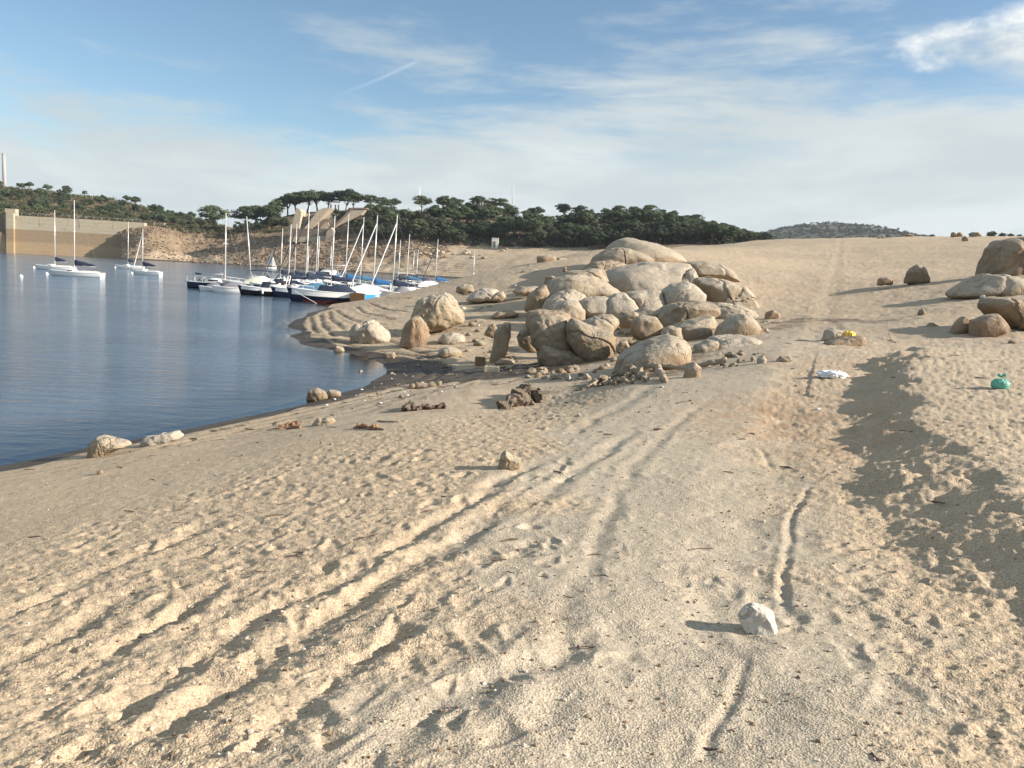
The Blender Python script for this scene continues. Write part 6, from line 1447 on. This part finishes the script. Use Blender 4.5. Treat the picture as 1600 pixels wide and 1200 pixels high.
r, G = boat('open white boat with grey half hood drawn up beside the sand ridge', 'motorboat', 632, 69, HB+.15, 4.4, 1.7, .6, M_GELW, MOOR, "motorboat"); canopy(r, -.6, .9, 1.5, .62, .55, M_GREYC, "half_hood", .5); r.location.z = .15
r, G = boat('flat white catamaran platform behind the varnished wooden boat', 'catamaran', 600, 72, HB, 4.6, 2.3, .5, M_GELW, MOOR, "catamaran"); MB().box((-.3, 0, .56), (2.6, 1.9, .07)).build("trampoline", M_GREYC, r, bevel=.02)
cabin(r, -1.9, -.4, 1.2, .55, .3, M_GELW, False)
for u, d, L, hd, top, lab in [(566, 75, 4.8, .1, 'cover', 'white motorboat under a white boat cover behind the tarpaulin wrapped boat'), (592, 92, 5.2, -.1, 'screen', 'white motorboat with grey windscreen between the slanting jibs'), (547, 76, 4.8, .0, 'navy', 'white motorboat with low navy hood behind the big bowrider'), (618, 96, 4.8, .1, 'frame', 'white motorboat with tangled frame and folded hood near the third slanting jib'), (664, 112, 5.0, .05, 'cover', 'white hull close behind the sand ridge, near the rightmost mast'), (446, 76, 4.4, .1, 'navy', 'white motorboat with dark cockpit cover behind the dark blue speedboat'), (418, 92, 4.6, .0, 'frame', 'white motorboat with an awning frame in the back row, left'), (540, 90, 5.0, -.1, 'screen', 'white motorboat below the wide bright blue boom cover')]:
    r, G = boat(lab, 'motorboat', u, d, HB+hd, L, 1.8, .72, M_GELW, MOOR, "motorboat", stripe=[None, M_NAVYH, M_GREYC][rng.integers(3)])
    if top == 'cover': canopy(r, -L*.42, L*.2, 1.6, .72, .5, M_SAIL, "boat_cover", .45)
    elif top == 'navy': canopy(r, -L*.4, L*.05, 1.6, .72, .42, M_NAVY, "canvas_hood", .5); windscreen(r, .5, 1.6, .74, .34)
    elif top == 'frame': bimini(r, -.6, 1.6, .72, 1.3, .9, M_NAVY); windscreen(r, .5, 1.6, .74, .34)
    else: windscreen(r, .4, 1.6, .74, .5); cabin(r, .5, 1.6, 1.1, .72, .22, M_GELW, False)
    outboard(r, -L*.5-.05, .5); fence_rail(r, G, 9, 14, .3, "bow_rail")
# sailing boats at the pontoon: (mast pixel, mast top, distance, length, boom cover, furled sail, label)
SB = [(438.5, 357, 104, 5.6, M_NAVY, M_DSAIL, 'sailing boat with slim mast, first of the back row from the left'), (451, 351, 80, 5.2, M_NAVY, None, 'sailing boat whose mast leans left beside the dark furled sail'),
      (460, 350, 98, 5.8, M_NAVY, M_DSAIL, 'sailing boat with a dark rolled sail hanging by its mast'), (478, 322, 84, 6.8, M_NAVY, M_DSAIL, 'sailing boat with the tallest mast of the moorings'),
      (480, 385, 92, 4.6, M_NAVY, None, 'small sailing boat with a short mast behind the tallest one'), (493.5, 347, 104, 6.2, M_NAVY, None, 'sailing boat with straight mast right of the tallest one'), (496, 369, 108, 5.0, M_NAVY, M_DSAIL, 'sailing boat with short mast and dark furled sail in the back row'),
      (518, 338, 80, 6.2, M_NAVY, None, 'sailing boat with thick bare mast at the centre of the moorings'), (515.5, 385, 112, 4.4, M_TEAL, M_DSAIL, 'small sailing boat with half height mast near the cabin cruiser'), (539.5, 334, 97, 6.4, M_BLUE, None, 'sailing boat with a wide bright blue boom cover, left of two'),
      (563, 339.5, 92, 6.3, M_TEAL, M_SAIL, 'sailing boat with white furled jib, first of the three slanting ones'), (583.5, 337, 75, 5.8, M_BLUE, M_SAIL, 'sailing boat with bright blue boom cover and white furled jib, second of three'), (614, 336, 72.5, 5.6, M_NAVY, M_SAIL, 'sailing boat with white furled jib nearest the sand ridge, third of three'),
      (622, 375, 108, 5.0, M_NAVY, None, 'sailing boat with short mast, first right of the slanting jibs'), (635.5, 366, 110, 5.4, M_TEAL, None, 'sailing boat with taller thin mast, second right of the slanting jibs'), (644.5, 392, 118, 4.4, M_NAVY, None, 'small sailing boat with lowest mast near the right end'), (650.5, 390, 122, 4.4, M_TEAL, None, 'small sailing boat second from the right end of the moorings'),
      (680, 374, 118, 5.6, M_BLUE, M_DSAIL, 'sailing boat with light blue cover and dark furled sail, rightmost of all')]
for u, vt, d, L, cov, fl, lab in SB:
    head = math.pi+.25+rng.normal()*.06; xm = .10; L_ = L
    um = u+xm*L/d*F*math.cos(.25)        # the hull lies so that its mast stands at u
    keelboat(lab, um, d, L_, vt, cov, head, [M_GELW, M_GELW, M_GELC][rng.integers(3)], xm, MOOR, fl, rake=.035, stripe=[None, M_NAVYH, M_BLUEG][rng.integers(3)])

# pontoon and piles
def pontoon():
    a = P(642, 440, y=70); b = P(330, 440, y=83); A = Vector((a[0], 70, 0)); Bv = Vector((b[0], 83, 0)); dv = Bv-A; L = dv.length; rz = math.atan2(dv.y, dv.x)
    r = empty("pontoon", A, rz); tag(r, 'floating pontoon with planked deck that the moored boats lie along', 'pontoon')
    MB().box((L/2, 0, .34), (L, 1.5, .08)).build("deck", plain("pontoon_planks", (.34, .29, .23), .85, 0, .3, 6), r)
    f = MB()
    for k in range(int(L/3)): f.box((1.5+k*3, 0, .1), (2.2, 1.2, .40))
    f.build("float", M_GREYC, r); e = MB()
    for s in (-1, 1): e.box((L/2, s*.79, .30), (L, .06, .16))
    e.build("edge_beam", M_STEEL, r)
    for k in range(6): MB().tube([(1.5+k*L/6, .9, -1.5), (1.5+k*L/6, .9, 1.5)], .07, 8).build("pile", M_STEEL, r, True)
    g = MB().box((-3.2, 0, .52), (6.6, 1.0, .07), 0, .055); g.build("gangway", M_STEEL, r)
    h = MB()
    for s in (-1, 1):
        h.tube([(-6.3, s*.5, 1.45), (0, s*.5, 1.3)], .025, 5)
        for k in range(5): h.tube([(-6.3+k*1.55, s*.5, .5), (-6.3+k*1.55, s*.5, 1.42)], .022, 5)
    h.build("gangway_rail", M_STEEL, r)
pontoon()
# thin pole on the ridge
q = P(739, 437, y=80); tp = P(740, 391, y=80); r = empty("pole", (q[0], 80, gz(q[0], 80)-.3)); tag(r, 'thin grey metal pole with a small crosspiece beyond the sand ridge', 'pole'); hh = tp[2]-r.location.z
MB().tube([(0, 0, 0), (.02, 0, hh)], [.06, .045], 8).build("shaft", M_METAL, r, True); MB().tube([(0, 0, hh*.55), (.55, 0, hh*.62)], .03, 5).build("crosspiece", M_METAL, r)
MB().tube([(0, 0, .3), (0, 0, hh*.33)], [.10, .09], 8).build("sleeve", M_STEEL, r, True)
# someone in a red jacket at the water behind the ridge, seen from the waist up

# ------------------------------------------------------------------ the air
def build_haze():
    m = bpy.data.materials.new("haze_air"); m.use_nodes = True; t = NT(m.node_tree); t.n.remove(t.n['Principled BSDF'])
    v = t.n.new('ShaderNodeVolumePrincipled'); v.inputs['Color'].default_value = (.86, .92, 1, 1); v.inputs['Density'].default_value = .00009; v.inputs['Anisotropy'].default_value = .2
    t.link(v.outputs[0], t.n['Material Output'].inputs['Volume'])
    o = MB().box((50, 800, 70), (5200, 5200, 160)).build("haze", m); tag(o, kind='stuff')
build_haze()
